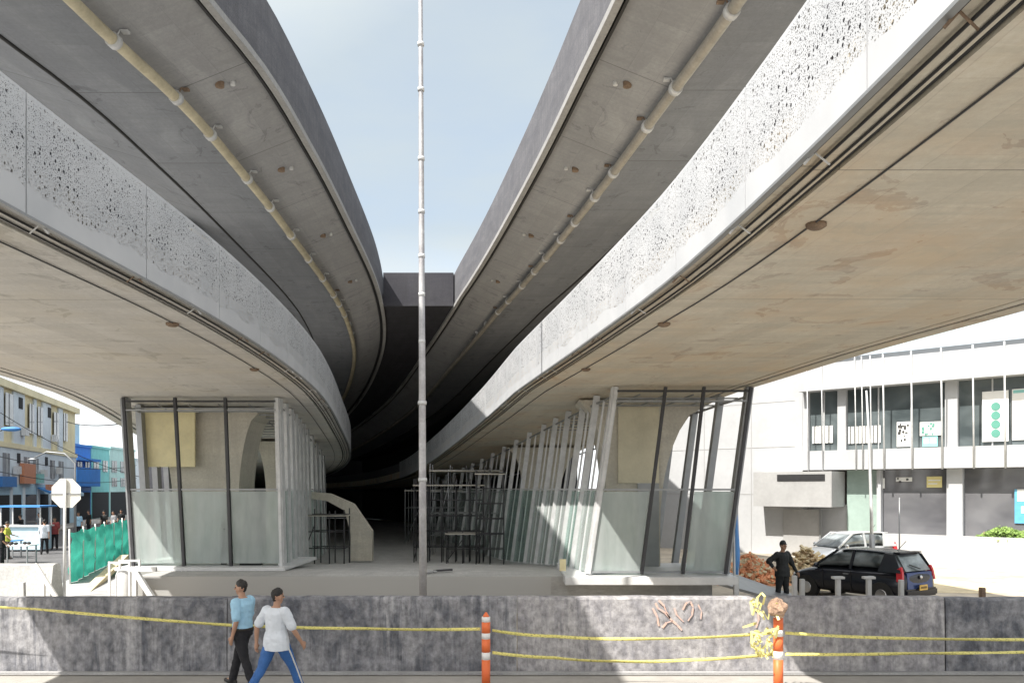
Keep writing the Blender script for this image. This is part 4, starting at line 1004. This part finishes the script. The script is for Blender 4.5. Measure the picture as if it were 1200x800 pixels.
# houses further down the street
def house(P, Q, h, mat, name, label, depth=8, rows=(), extra=None, shop='dark_inside'):
    P = Vector((P[0],P[1],0)); Q = Vector((Q[0],Q[1],0)); e = (Q-P).normalized(); n = Vector((-e.y,e.x,0))
    if n.x > 0: n = -n
    L_ = (Q-P).length; c = (P+Q)/2
    r = empty(name, tuple(c), label, 'building')
    bx = lambda a, b_, d0, d1, z0, z1: MB().box(a, b_, d0, d1, z0, z1, org=P, ex=e, ey=n)
    bx(0, L_, 0, depth, 0, h).build('wall', mat, r)
    bx(-.02, L_+.02, -.12, depth, h+.003, h+.25).build('parapet', mat, r)
    bx(.3, L_-.3, -.05, -.003, .1, 2.8).build('shop_opening', shop, r)
    for z0_, z1_, nn in rows:
        for k in range(nn):
            s = L_*(k+.5)/nn; w = bx(s-L_*.28/nn, s+L_*.28/nn, -.06, -.003, z0_, z1_).build('window', 'house_glass', r)
            bx(s-.04, s+.04, -.1, -.062, z0_, z1_).build('window_bar', 'white_paint', w)
    if extra: extra(bx, r, L_)
    return r
def bl_extra(bx, r, L_):
    bx(-.1, L_+.1, -.9, -.003, 3.4, 5.2).build('balcony', 'blue_wall', r)
    bx(-.1, L_+.1, -.95, -.003, 5.9, 6.15).build('ledge', 'blue_wall', r)
    bx(1.2, L_-.2, 1.0, 6, 7.6, 9.7).build('roof_room', 'light_blue_wall', r)
    bx(0, L_, -.06, -.063+.0, 3.0, 3.3).build('fascia', 'sign_blue', r)
house((-42.1,77.5), (-43.2,84.0), 7.3, 'blue_wall', 'blue_building', 'bright blue building with a pale roof room, next to the yellow one', rows=((5.3,5.85,3),(3.45,3.5,1)), extra=bl_extra)
house((-43.3,84.3), (-44.5,90.5), 7.4, 'teal_wall', 'teal_building', 'narrow teal building just right of the bright blue one', rows=((5.0,6.2,2),))
house((-44.6,90.8), (-45.6,99.0), 7.6, 'pale_teal_wall', 'pale_green_building', 'pale green building with small windows at the end of the street row', rows=((5.0,6.3,3),(3.4,4.4,3)))
house((-45.6,99.3), (-46.0,112.0), 6.6, 'pale_blue_wall', 'grey_building', 'pale grey low building farthest down the street', rows=((4.6,5.8,3),))
house((-41.5,128), (-28,131), 8.0, 'pale_blue_wall', 'distant_building', 'hazy pale block closing the end of the street', rows=((5.0,6.4,5),(3.0,4.2,5)))
# more blocks standing beyond the station (they shade and close the far passage)
surf('far_block', (.30,.30,.30), .9, .2, .1, 0)
# overhead cables on the left
m = MB(); pts = []
for k in range(13):
    t = k/12; p = at(78,494,70).lerp(at(180,489,40), t); p.z -= .9*4*t*(1-t)*.4; pts.append(p)
m.tube(pts, .035, 5); solo('overhead_cable', m, 'cable_black', 'dark overhead cable crossing the white sky beside the yellow building', 'cable')
m = MB()
for (a, b_) in (((-20,470,50),(170,560,60)),((-20,530,45),(160,545,75)),((-20,548,45),(160,560,75))):
    P, Q = at(*a), at(*b_); m.tube([P.lerp(Q, k/14)+Vector((0,0,-1.2*4*(k/14)*(1-k/14)*.5)) for k in range(15)], .022, 5)
solo('overhead_cable', m, 'cable_black', 'bundle of thin cables sagging across the yellow building front', 'cable')
# street lantern
q = at(2,506,38); q2 = at(24,500,38)
r = empty('street_lamp', (q.x-1.2,38,0), 'slim street lamp whose dark blue head shows against the yellow building', 'street lamp')
MB().tube([(q.x-1.2,38,0),(q.x-1.2,38,5.2),(q.x-.9,38,5.75),(q.x,38,5.9)], [.09,.07,.05,.04], 8).build('pole', 'grey_steel', r)
hd = MB(); hd.ball(((q.x+q2.x)/2,38,5.95),.5,(.95,.4,.22)); hd.build('lamp_head', 'sign_blue', r)
q = at(38,534,46)
r = empty('street_lamp', (q.x+.9,46,0), 'thin grey street lamp with a bent arm in front of the yellow building', 'street lamp')
MB().tube([(q.x+2.4,46,0),(q.x+2.4,46,4.6),(q.x+1.8,46,5.15),(q.x+.8,46,5.25),(q.x,46,4.85)], [.08,.06,.045,.04,.035], 8).build('pole', 'grey_steel', r)
MB().ball((q.x,46,4.82),.26,(1,.5,.3)).build('lamp_head', 'grey_steel', r)

# stop sign seen from behind
Y = 24.0; c = at(77.5,577.5,Y)
r = empty('stop_sign', (c.x,Y,0), 'back of a white octagonal stop sign on a pole by the green mesh fence', 'road sign')
oc = [(c.x+.46*math.cos(R(22.5+45*k)), c.z+.46*math.sin(R(22.5+45*k))) for k in range(8)]
surf('sign_back', (.72,.71,.66), .5, .12, 2, 0)
surf('stop_red', (.55,.04,.04), .4, .08, 2, 0)
MB().prism(oc, Y, Y+.012).build('plate', 'sign_back', r)
oc2 = [(c.x+.445*math.cos(R(22.5+45*k)), c.z+.445*math.sin(R(22.5+45*k))) for k in range(8)]
MB().prism(oc2, Y+.0125, Y+.016).build('face', 'stop_red', r)
MB().bar((c.x-.44,Y-.016,c.z-.02),(c.x+.44,Y-.016,c.z-.02),.03,.025).build('strut', 'grey_steel', r)
MB().tube([(c.x-.02,Y-.06,-.02),(c.x,Y-.06,c.z+.42)], .042, 10).build('pole', 'white_paint', r)

# green mesh fence
surf('green_mesh', (.05,.38,.31), .7, .25, 2.4, .5, col2=(.015,.20,.17))
m_, nt, b_ = M['green_mesh'], M['green_mesh'].node_tree, M['green_mesh'].node_tree.nodes['Principled BSDF']
tr = N(nt, 'ShaderNodeBsdfTranslucent'); tr.inputs[0].default_value = (.08,.6,.46,1)
mx = N(nt, 'ShaderNodeMixShader'); mx.inputs[0].default_value = .25; nt.links.new(b_.outputs[0], mx.inputs[1]); nt.links.new(tr.outputs[0], mx.inputs[2])
nt.links.new(mx.outputs[0], nt.nodes['Material Output'].inputs[0])
G0 = Vector((ux(82,27.2),27.2,0)); G1 = Vector((ux(151,39.4),39.4,0))
r = empty('mesh_fence', tuple((G0+G1)/2), 'green mesh fence sagging between thin posts behind the stop sign', 'fence')
nb = 6
for k in range(nb+1):
    p = G0.lerp(G1, k/nb); MB().tube([p, p+Vector((.02*(k%3-1),0,1.85))], .028, 7).build('post', 'white_paint', r)
m = MB(); NX, NZ = 60, 14; grid = []
nrm = Vector((-(G1-G0).y,(G1-G0).x,0)).normalized()
for i in range(NX+1):
    t = i/NX; p = G0.lerp(G1, t); w = abs(math.sin(math.pi*t*nb)); row = []
    top = 1.78-.10*w
    for j in range(NZ+1):
        z = .04+(top-.04)*j/NZ; off = .09*w*math.sin(j*.5)+.13*noise.noise(Vector((t*20, z*3, 0)))
        row.append(m.bm.verts.new(p+nrm*off+Vector((0,0,z))))
    grid.append(row)
for i in range(NX):
    for j in range(NZ): m.quad([grid[i][j],grid[i+1][j],grid[i+1][j+1],grid[i][j+1]], smooth=True)
o = m.build('mesh', 'green_mesh', r, recalc=False)
# beam and planks in front of it
m = MB(); m.bar(at(92,703,24.2)+Vector((0,0,0)), at(146,652,33), .30, .16, ref=(0,0,1)); solo('timber_beam', m, 'sand', 'pale timber beam lying along the foot of the green mesh fence', 'beam')
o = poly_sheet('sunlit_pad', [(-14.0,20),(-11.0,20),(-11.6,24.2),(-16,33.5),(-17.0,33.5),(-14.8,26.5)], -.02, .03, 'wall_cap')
# low concrete barrier at the far left
m = MB(); m.prism([(22.75,0),(22.95,1.05),(23.05,1.08),(23.2,1.08),(23.3,1.05),(23.5,0)], -24, -12.85, 'YZ'); solo('concrete_barrier', m, 'platform_concrete', 'low grey concrete barrier behind the sunlit end of the front wall', 'barrier')
m = MB(); m.bar(at(42,661,20.5), at(68,703,20.0), .09, .07); m.bar(at(50,672,20.6), at(50,712,20.6), .11, .08); m.bar(at(50,674,20.5),at(66,700,20.1),.05,.05)
solo('leaning_frame', m, 'white_paint', 'white leaning timber frame at the right end of the low concrete barrier', 'frame')
m = MB(); m.bar(at(26,682,15.6), at(27,712,15.6)+Vector((0,0,-.2)), .09, .08); m.box(-9.38,-9.2,15.5,15.7,-.0,.9); solo('short_post', m, 'white_paint', 'short white post stub above the sunlit end of the front wall', 'post')
# street tables, stall, motorbike
def table(q, lab, top):
    r = empty('street_table', (q.x,q.y,0), lab, 'table', 'vendor tables on the left street')
    MB().box(q.x-.7,q.x+.7,q.y-.4,q.y+.4,.76,.80).build('tabletop', top, r)
    for i in (-1,1):
        for j in (-1,1): MB().bar((q.x+i*.62,q.y+j*.33,0),(q.x+i*.62,q.y+j*.33,.758),.05).build('leg', 'grey_steel', r)
    return r
t1 = table(at(20,650,35), 'vendor table with a pale top near the left edge', 'white_paint')
t2 = table(at(4,650,38), 'vendor table with a blue top at the far left edge', 'awning_blue')
m = MB(); rr = random.Random(2)
for k in range(6): m.ball((at(20,650,35).x-.55+.2*k,35+rr.uniform(-.2,.2),.86),.09,(1,1,.7),8)
solo('goods', m, 'cable_black', 'row of dark round goods on the pale vendor table', 'goods')
q = at(31,640,42)
r = empty('vendor_stall', (q.x,42,0), 'pale blue box shaped vendor stall with a roof in front of the shops', 'stall')
MB().box(q.x-1.0,q.x+1.0,41.5,42.5,.1,1.25).build('counter', 'light_blue_wall', r)
MB().box(q.x-1.1,q.x+1.1,41.4,42.6,1.255,1.33).build('counter_top', 'white_paint', r)
MB().box(q.x-1.15,q.x+1.15,41.2,42.8,2.25,2.33).build('roof', 'awning_blue', r)
for i in (-1,1):
    for j in (-.5,.5): MB().bar((q.x+i*1.0,42+j,1.335),(q.x+i*1.0,42+j,2.248),.05).build('post', 'white_paint', r)
# ------------------------------------------------------------------ right: rubble, posts, car
def slab(m, c, sx, sy, sz, rot):
    vs = []
    for k in (-1,1):
        for j in (-1,1):
            for i in (-1,1): vs.append(m.bm.verts.new(Vector(c)+rot @ Vector((i*sx/2,j*sy/2,k*sz/2))))
    for idx in ((0,2,3,1),(4,5,7,6),(0,1,5,4),(2,6,7,3),(0,4,6,2),(1,3,7,5)): m.quad([vs[q] for q in idx])
from mathutils import Euler
surf('brick_red', (.66,.30,.16), .9, .35, 2, .3)
surf('timber', (.78,.66,.44), .85, .35, 1.2, .3)
surf('timber_dark', (.42,.30,.18), .85, .35, 1.2, .3)
def heap(name, cu, v, Y, w, h, n, mats, size, label, cat, seed):
    c = at(cu, v, Y); root = empty(name, (c.x,Y,0), label, cat); rr = random.Random(seed)
    ms = [MB() for _ in mats]
    # body of the heap
    g = MB(); NR, NA = 7, 22; rows = []
    for i in range(NR+1):
        t = i/NR; row = []
        for k in range(NA):
            a = 2*math.pi*k/NA; rad = (1-t)*w*.5*(1+.16*math.sin(3*a+seed)+.12*rr.uniform(-1,1)); z = h*.80*(t**.8)*(1+.12*rr.uniform(-1,1))
            row.append(g.bm.verts.new((c.x+rad*math.cos(a), Y+rad*.6*math.sin(a), z if i else -.02)))
        rows.append(row)
    for i in range(NR):
        for k in range(NA): g.quad([rows[i][k],rows[i][(k+1)%NA],rows[i+1][(k+1)%NA],rows[i+1][k]])
    g.build('heap_core', mats[0], root)
    for k in range(n):
        a = rr.uniform(0, 2*math.pi); q = rr.random()**.7; x = q*w*.5*math.cos(a); y = q*w*.3*math.sin(a)
        z = h*(1-q)*.85+rr.uniform(0,.12)
        slab(ms[k % len(ms)], (c.x+x, Y+y, z+.06), size[0]*rr.uniform(.6,1.3), size[1]*rr.uniform(.6,1.3), size[2]*rr.uniform(.7,1.4), Euler((rr.uniform(-.7,.7),rr.uniform(-.7,.7),rr.uniform(0,3.1))).to_matrix())
    for m, mt in zip(ms, mats): m.build('pieces', mt, root)
heap('rubble_heap', 879, 660, 27.5, 2.4, 1.0, 620, ['brick_red','sand','brick_red'], (.20,.11,.07), 'heap of orange red broken brick beside the right pavilion', 'rubble heap', 3)
heap('timber_heap', 945, 655, 28.0, 2.3, 1.1, 420, ['timber','timber','timber_dark'], (.5,.13,.05), 'heap of pale broken timber behind the officer in black', 'timber heap', 8)
# dark sheets lying left of the officer
m = MB(); slab(m, at(885,690,22.0)+Vector((0,0,.0)), 2.6,1.2,.07, Euler((.05,.22,-.5)).to_matrix()); slab(m, at(872,684,22.6), 2.2,1.0,.07, Euler((.1,.28,-.6)).to_matrix())
solo('steel_sheets', m, 'grey_steel', 'dark sheets stacked aslant beside the officer in black', 'sheets')
# stubby posts behind the wall
plain('post_grey', (.50,.50,.50), .6)
pr = None
def stub(u, v, Y, cap, label, mat='post_grey'):
    q = at(u, v, Y); r = empty('bollard', (q.x,Y,0), label, 'bollard', 'short posts behind the front wall')
    MB().box(q.x-.045,q.x+.045,Y-.05,Y+.05,0,q.z-.052 if cap else q.z).build('shaft', mat, r, bevel=.008)
    if cap: MB().box(q.x-.12,q.x+.12,Y-.07,Y+.07,q.z-.05,q.z).build('cap', mat, r, bevel=.006)
stub(931,674,17.2,False,'pale post stub just right of the officer, behind the wall')
stub(940,678,17.3,False,'pale post stub between the officer and the car nose')
stub(982,675,17.0,True,'t shaped pale post in front of the car front door')
stub(1018,675,17.0,True,'t shaped pale post in front of the car rear door')
stub(1056,679,17.2,False,'pale post stub below the red car tail lamp')
stub(1151,688,15.6,False,'rusty brown post stub above the dark end of the wall', 'rust')

# ---- hatchback car
plain('car_black', (.012,.014,.022), .22, .3, .7); plain('car_blue', (.025,.05,.16), .25, .4, .7)
window_mat('car_glass', (.05,.06,.065), (.30,.34,.36), 2.0)
plain('tail_red', (.55,.03,.04), .2); plain('plate_yellow', (.78,.50,.12), .5); plain('chrome', (.6,.6,.62), .2, 1); plain('lamp_clear', (.75,.78,.8), .12)
plain('silver_paint', (.66,.68,.70), .3, .5, .7)
def car(name, loc, head, paint, rear_paint, label, detail=True):
    """local x = forward, y = left, z up; 3.75 m long"""
    root = empty(name, loc, label, 'car', None, head)
    def loft(secs, nm, mat, parent=root, close=True, bev=0):
        b = MB(); V = [[b.bm.verts.new(p) for p in s] for s in secs]; n = len(V[0])
        for i in range(len(V)-1):
            for k in range(n):
                j = (k+1) % n; b.quad([V[i][k],V[i][j],V[i+1][j],V[i+1][k]], smooth=True)
        b.quad(V[0][::-1]); b.quad(V[-1]); o = b.build(nm, mat, parent, world=False)
        md = o.modifiers.new('s','SUBSURF'); md.levels = 2; md.render_levels = 2; return o
    def sec(x, zb, zs, zt, wb, ws, wt):       # lower body section
        return [(x,-wb,zb),(x,-ws,zs-.18),(x,-ws,zs),(x,-wt,zt),(x,0,zt+.015),(x,wt,zt),(x,ws,zs),(x,ws,zs-.18),(x,wb,zb),(x,0,zb)]
    low = [sec(-1.86,.34,.62,.86,.60,.70,.62), sec(-1.80,.24,.66,.96,.72,.79,.70), sec(-1.5,.22,.68,.98,.76,.82,.74), sec(-.8,.20,.68,.97,.77,.825,.75),
           sec(0,.20,.68,.95,.77,.83,.76), sec(.7,.20,.68,.94,.77,.825,.76), sec(1.15,.21,.66,.90,.76,.815,.72), sec(1.6,.22,.60,.78,.73,.79,.66), sec(1.82,.26,.52,.66,.62,.70,.55), sec(1.88,.32,.48,.56,.50,.58,.45)]
    loft(low, 'body', paint)
    # greenhouse
    def g(x, z0, z1, w0, w1): return [(x,-w0,z0),(x,-(w0*.3+w1*.7),z0+(z1-z0)*.7),(x,-w1*.93,z1),(x,0,z1+.02),(x,w1*.93,z1),(x,(w0*.3+w1*.7),z0+(z1-z0)*.7),(x,w0,z0)]
    gl = [g(-1.74,.93,.96,.70,.66), g(-1.60,.94,1.20,.72,.62), g(-1.38,.94,1.42,.73,.59), g(-.6,.93,1.47,.74,.58), g(.1,.92,1.455,.74,.58), g(.5,.91,1.34,.74,.60), g(.85,.90,1.10,.73,.64), g(1.1,.89,.92,.70,.66)]
    loft(gl, 'windows', 'car_glass')
    rf = [[(x,-w,z-.05),(x,-w*.97,z+.005),(x,0,z+.035),(x,w*.97,z+.005),(x,w,z-.05),(x,0,z-.02)] for x, w, z in ((-1.58,.585,1.40),(-1.40,.60,1.455),(-.6,.60,1.49),(.05,.60,1.475),(.30,.59,1.42))]
    loft(rf, 'roof', paint)
    for s in (-1, 1):
        b = MB(); b.bar((1.02,s*.70,.91),(.26,s*.585,1.43),.06,.05); b.build('pillar', paint, root, world=False)
        b = MB(); b.bar((-.25,s*.76,.93),(-.28,s*.60,1.45),.07,.04); b.build('pillar', paint, root, world=False)
        b = MB(); b.prism([(-1.78,.93),(-1.10,.93),(-1.22,1.44),(-1.52,1.40)], 0, .03, 'XZ'); 
        for v in b.bm.verts:
            z = v.co.z; wv = .755-(z-.93)*.30; v.co.y = s*(wv+v.co.y)
        b.build('rear_pillar', paint, root, world=False)
        # wheels
        for xw in (-1.22, 1.18):
            w = MB().tube([(xw,s*.64,.29),(xw,s*.66,.29),(xw,s*.80,.29),(xw,s*.825,.29)], [.25,.29,.29,.26], 24, ref=(0,0,1)).build('wheel', 'rubber', root, world=False)
            MB().tube([(xw,s*.81,.29),(xw,s*.835,.29)], [.19,.16], 16).build('rim', 'chrome', w, world=False)
            MB().tube([(xw,s*.60,.31),(xw,s*.822,.31)], .345, 24).build('wheel_arch', 'rubber', root, world=False)
        # mirror, handles, lamps
        b = MB(); b.ball((.78,s*.88,.98),.1,(.6,1,.75)); b.build('mirror', paint, root, world=False)
        for xh in (-.15,-.95): MB().box(xh-.1,xh+.08,s*.83-.015,s*.83+.015,.78,.81).build('door_handle', 'chrome', root, world=False)
        t = MB(); t.prism([(-1.83,.70),(-1.66,.70),(-1.62,1.02),(-1.74,1.10),(-1.80,.95)], -.05, .05, 'XZ')
        for v in t.bm.verts: v.co.y = s*(.755+v.co.y-(v.co.z-.7)*.15)
        t.build('tail_lamp', 'tail_red', root, world=False, bevel=.01)
        MB().ball((1.66,s*.58,.62),.16,(.9,.7,.5)).build('headlight', 'lamp_clear', root, world=False)
        for x0, x1 in ((.62,.60),(-.30,-.32)): MB().box(x1,x0,s*.831,s*.834+.0 if s<0 else s*.834,.28,.9).build('door_seam', 'rubber', root, world=False)
    # tailgate
    tg = MB(); tg.prism([(-1.875,.42),(-1.80,.42),(-1.76,.95),(-1.83,.93)], -.60, .60, 'XZ'); tg.build('tailgate', rear_paint, root, world=False, bevel=.012)
    hw = MB(); v = [hw.bm.verts.new(p) for p in ((-1.80,-.58,.97),(-1.80,.58,.97),(-1.50,.50,1.40),(-1.50,-.50,1.40),(-1.76,-.58,.95),(-1.76,.58,.95),(-1.46,.50,1.38),(-1.46,-.50,1.38))]
    for i in ((0,1,2,3),(7,6,5,4),(0,4,5,1),(1,5,6,2),(2,6,7,3),(3,7,4,0)): hw.quad([v[k] for k in i])
    h = hw.build('rear_window', 'car_glass', root, world=False)
    MB().bar((-1.83,-.05,1.02),(-1.72,.3,1.14),.02,.02).build('wiper', 'rubber', h, world=False)
    MB().box(-1.60,-1.38,-.52,.52,1.43,1.465).build('spoiler', paint, root, world=False, bevel=.012)
    bp = MB().box(-1.93,-1.78,-.74,.74,.28,.50).build('rear_bumper', paint, root, world=False, bevel=.04)
    pl = MB().box(-1.955,-1.935,-.19,.17,.46,.60).build('number_plate', 'plate_yellow', root, world=False)
    for k in range(6): MB().box(-1.958,-1.9555,.10-.05*k,.13-.05*k,.50,.56).build('plate_character', 'cable_black', pl, world=False)
    MB().ball((-1.885,0,.80),.06,(.3,1,1)).build('badge', 'chrome', root, world=False)
    MB().box(1.80,1.90,-.66,.66,.28,.42).build('front_bumper', paint, root, world=False, bevel=.04)
    MB().bar((-1.2,.0,1.48),(-1.45,.0,1.75),.012).build('antenna', 'rubber', root, world=False)
    return root
al = 57
car('parked_car', (10.05,23.75,0), R(180-al), 'car_black', 'car_blue', 'dark blue black hatchback parked behind the wall, tail lamp and yellow plate showing')
car('parked_car', (ux(992,32.5),32.5,0), R(200), 'silver_paint', 'silver_paint', 'pale silver car half hidden behind the dark hatchback roof')

# ------------------------------------------------------------------ delineator posts and tape
plain('post_orange', (.80,.17,.05), .5); plain('reflective_white', (.82,.80,.78), .35)
def delineator(u, vt, Y, r0, label):
    q = at(u, vt, Y); root = empty('traffic_post', (q.x,Y,0), label, 'traffic post', 'orange and white traffic posts at the tape')
    h = q.z; bands = [(.05,'post_orange'),(.42,'reflective_white'),(.52,'post_orange'),(.70,'reflective_white'),(.78,'post_orange'),(.93,'reflective_white'),(1.0,None)]
    MB().tube([(q.x,Y,0),(q.x,Y,.03),(q.x,Y,.055)], [.2,.2,.08], 16).build('base', 'rubber', root)
    for (a, mt), (b_, _) in zip(bands, bands[1:]):
        if mt: MB().tube([(q.x,Y,a*h),(q.x,Y,b_*h)], r0, 16).build('band' if mt != 'post_orange' else 'shaft', mt, root)
    MB().tube([(q.x,Y,h),(q.x,Y,h+.03),(q.x,Y,h+.07)], [r0*.8,r0*.55,r0*.2], 12).build('cap', 'post_orange', root)
    return root
delineator(569.5, 722, 13.0, .068, 'orange and white traffic post standing alone in front of the wall')
delineator(912, 716, 12.8, .075, 'orange and white traffic post tangled in yellow tape and a brown rag')
def tape_mat():
    m, nt, b = nodes('tape_yellow'); tc = N(nt, 'ShaderNodeTexCoord'); L = nt.links.new
    sx = N(nt, 'ShaderNodeSeparateXYZ'); L(tc.outputs['UV'], sx.inputs[0])
    mp = N(nt, 'ShaderNodeMapping'); mp.inputs['Scale'].default_value = (14, 3, 1); L(tc.outputs['UV'], mp.inputs[0])
    n = N(nt, 'ShaderNodeTexNoise', Scale=1.6, Detail=3); L(mp.outputs[0], n.inputs['Vector'])
    r = ramp(nt, n.outputs[0], .56, .60, (.78,.70,.22,1), (.30,.28,.10,1))
    w = ramp(nt, n.outputs[0], .38, .34, (0,0,0,1), (1,1,1,1))
    L(mix(nt, .0, r.outputs[0], (.9,.88,.6,1)), b.inputs['Base Color']); b.inputs['Roughness'].default_value = .4; M['tape_yellow'] = m
tape_mat(); plain('tape_plain', (.80,.74,.30), .4)
def tape(pts, label, wdt=.05, sag=.05, seed=1, mat='tape_yellow', twist=1.0):
    m = MB(); rr = random.Random(seed); P = []
    for (a, b_) in zip(pts, pts[1:]):
        n = max(6, int((b_-a).length/.12))
        for k in range(n):
            t = k/n; p = a.lerp(b_, t); p = p+Vector((0,0,-sag*4*t*(1-t))); P.append(p)
    P.append(pts[-1]); prev = None; L_ = 0
    for i, p in enumerate(P):
        ang = twist*(.5*math.sin(i*.23+seed)+.9*noise.noise(Vector((i*.12,seed,0))))
        d = Vector((0, math.sin(ang), math.cos(ang)))*wdt/2
        cur = (m.bm.verts.new(p-d), m.bm.verts.new(p+d))
        if prev:
            l2 = L_+(P[i]-P[i-1]).length; m.quad([prev[0],cur[0],cur[1],prev[1]], [(L_,0),(l2,0),(l2,1),(L_,1)], smooth=True); L_ = l2
        prev = cur
    o = solo('caution_tape', m, mat, label, 'caution tape', 'yellow tapes along the front wall')
    md = o.modifiers.new('th','SOLIDIFY'); md.thickness = .002
    return o
D1 = at(569.5,736,13.0); 
tape([at(-60,706,13.75), at(40,713,13.75), at(270,732,13.75), at(430,736,13.6), at(563,736.5,13.02)], 'yellow tape stretched from the far left past the two walking men', sag=.012, seed=3)
tape([at(577,738,13.0), at(650,745,13.2), at(760,748,13.2), at(905,741,12.85)], 'upper yellow tape between the two orange traffic posts', sag=.02, seed=5)
tape([at(577,764,13.0), at(650,770,13.1), at(720,774,13.1), at(800,773,13.0), at(905,766,12.85)], 'lower yellow tape between the two orange traffic posts', sag=.015, seed=8)
tape([at(920,741,12.8), at(1040,747,13.1), at(1270,749,13.6)], 'upper yellow tape running off to the right from the tangled post', sag=.01, seed=12)
tape([at(920,766,12.8), at(1060,765,13.1), at(1270,762,13.6)], 'lower yellow tape running off to the right from the tangled post', sag=.01, seed=14)
# tangle of tape on the second post
m = MB(); rr = random.Random(21)
for k in range(26):
    c = at(rr.uniform(884,909), rr.uniform(703,772), 12.72); c.y += rr.uniform(-.08,.1)
    pts = [c+Vector((rr.gauss(0,.07),rr.gauss(0,.05),rr.gauss(0,.07))) for _ in range(4)]
    for i in range(3):
        m.bar(pts[i], pts[i+1], rr.uniform(.015,.04), .003, ref=(rr.uniform(-.3,.3),1,rr.uniform(-.3,.3)))
solo('tape_tangle', m, 'tape_plain', 'crumpled bunch of yellow tape hanging at the left of the second traffic post', 'caution tape')
surf('rag_brown', (.45,.31,.22), .95, .45, 9, .8, col2=(.20,.13,.10))
m = MB(); c = at(911,712,12.7)
g = bmesh.ops.create_icosphere(m.bm, subdivisions=4, radius=.14, matrix=Matrix.Translation(c))
for v in g['verts']:
    d = (v.co-c).normalized(); v.co = c+d*(.14+.035*noise.noise(v.co*9)+.02*noise.noise(v.co*25))
solo('rag_ball', m, 'rag_brown', 'brown crumpled rag ball stuck on top of the second traffic post', 'rag')
# ------------------------------------------------------------------ sky, sun, camera
w = bpy.data.worlds.new('World'); scene.world = w; w.use_nodes = True
nt = w.node_tree; L = nt.links.new; bg = nt.nodes['Background']
ax, by = .56, .50                       # sun travel per metre of fall, to +x and +y
el = math.atan2(1, math.hypot(ax, by)); 
sd = Vector((-ax, -by, 1)).normalized() # towards the sun
sky = N(nt, 'ShaderNodeTexSky'); sky.sky_type = 'NISHITA'; sky.sun_disc = False
sky.sun_elevation = el; sky.sun_rotation = math.atan2(sd.x, sd.y)
sky.air_density = 1.0; sky.dust_density = 2.0
tc = N(nt, 'ShaderNodeTexCoord'); sx = N(nt, 'ShaderNodeSeparateXYZ'); L(tc.outputs['Generated'], sx.inputs[0])
mx_ = N(nt, 'ShaderNodeMath', operation='MAXIMUM'); L(sx.outputs[2], mx_.inputs[0]); mx_.inputs[1].default_value = .04
dv = N(nt, 'ShaderNodeVectorMath', operation='DIVIDE'); L(tc.outputs['Generated'], dv.inputs[0])
cb = N(nt, 'ShaderNodeCombineXYZ'); [L(mx_.outputs[0], cb.inputs[i]) for i in range(3)]; L(cb.outputs[0], dv.inputs[1])
n = N(nt, 'ShaderNodeTexNoise', Scale=1.1, Detail=7, Roughness=.55); L(dv.outputs[0], n.inputs['Vector'])
cl = ramp(nt, n.outputs[0], .35, .75, (.62,.62,.62,1), (1,1,1,1))
hz = ramp(nt, sx.outputs[2], .0, .30, (1,1,1,1), (0,0,0,1))
mm = N(nt, 'ShaderNodeMath', operation='MAXIMUM'); L(cl.outputs[0], mm.inputs[0])
h2 = N(nt, 'ShaderNodeMath', operation='MULTIPLY'); L(hz.outputs[0], h2.inputs[0]); h2.inputs[1].default_value = .8; L(h2.outputs[0], mm.inputs[1])
cm = mix(nt, mm.outputs[0], sky.outputs[0], (2.5,2.78,2.86,1))
# thin white haze: bright at the horizon and around the sun
wh = mix(nt, hz.outputs[0], cm, (5.5,5.7,5.8,1))
dp = N(nt, 'ShaderNodeVectorMath', operation='DOT_PRODUCT'); L(tc.outputs['Generated'], dp.inputs[0]); dp.inputs[1].default_value = tuple(sd)
gr = ramp(nt, dp.outputs['Value'], .1, 1.0)
L(mix(nt, gr.outputs[0], wh, (8,7.8,7.5,1)), bg.inputs['Color']); bg.inputs['Strength'].default_value = .12
sun = bpy.data.lights.new('sun', 'SUN'); sun.energy = 3.6; sun.angle = R(.53); sun.color = (1,.95,.87)
so = bpy.data.objects.new('sun', sun); COL.objects.link(so); so.rotation_euler = sd.to_track_quat('Z','Y').to_euler(); so.location = (0,0,40)
cam = bpy.data.cameras.new('camera'); co = bpy.data.objects.new('camera', cam); COL.objects.link(co); scene.camera = co
co.location = (0,0,CH); co.rotation_euler = (R(90),0,0); cam.sensor_width = 36; cam.lens = 36*F/1200; cam.shift_y = (HV-400)/1200
cam.clip_start = .1; cam.clip_end = 6000
scene.view_settings.view_transform = 'Standard'; scene.view_settings.look = 'None'; scene.view_settings.gamma = 1; scene.view_settings.exposure = 1.2
scene.render.resolution_x = 1024; scene.render.resolution_y = 682
if scene.render.engine == 'CYCLES' or True:
    scene.render.engine = 'CYCLES'; scene.cycles.max_bounces = 8; scene.cycles.diffuse_bounces = 5; scene.cycles.transparent_max_bounces = 16
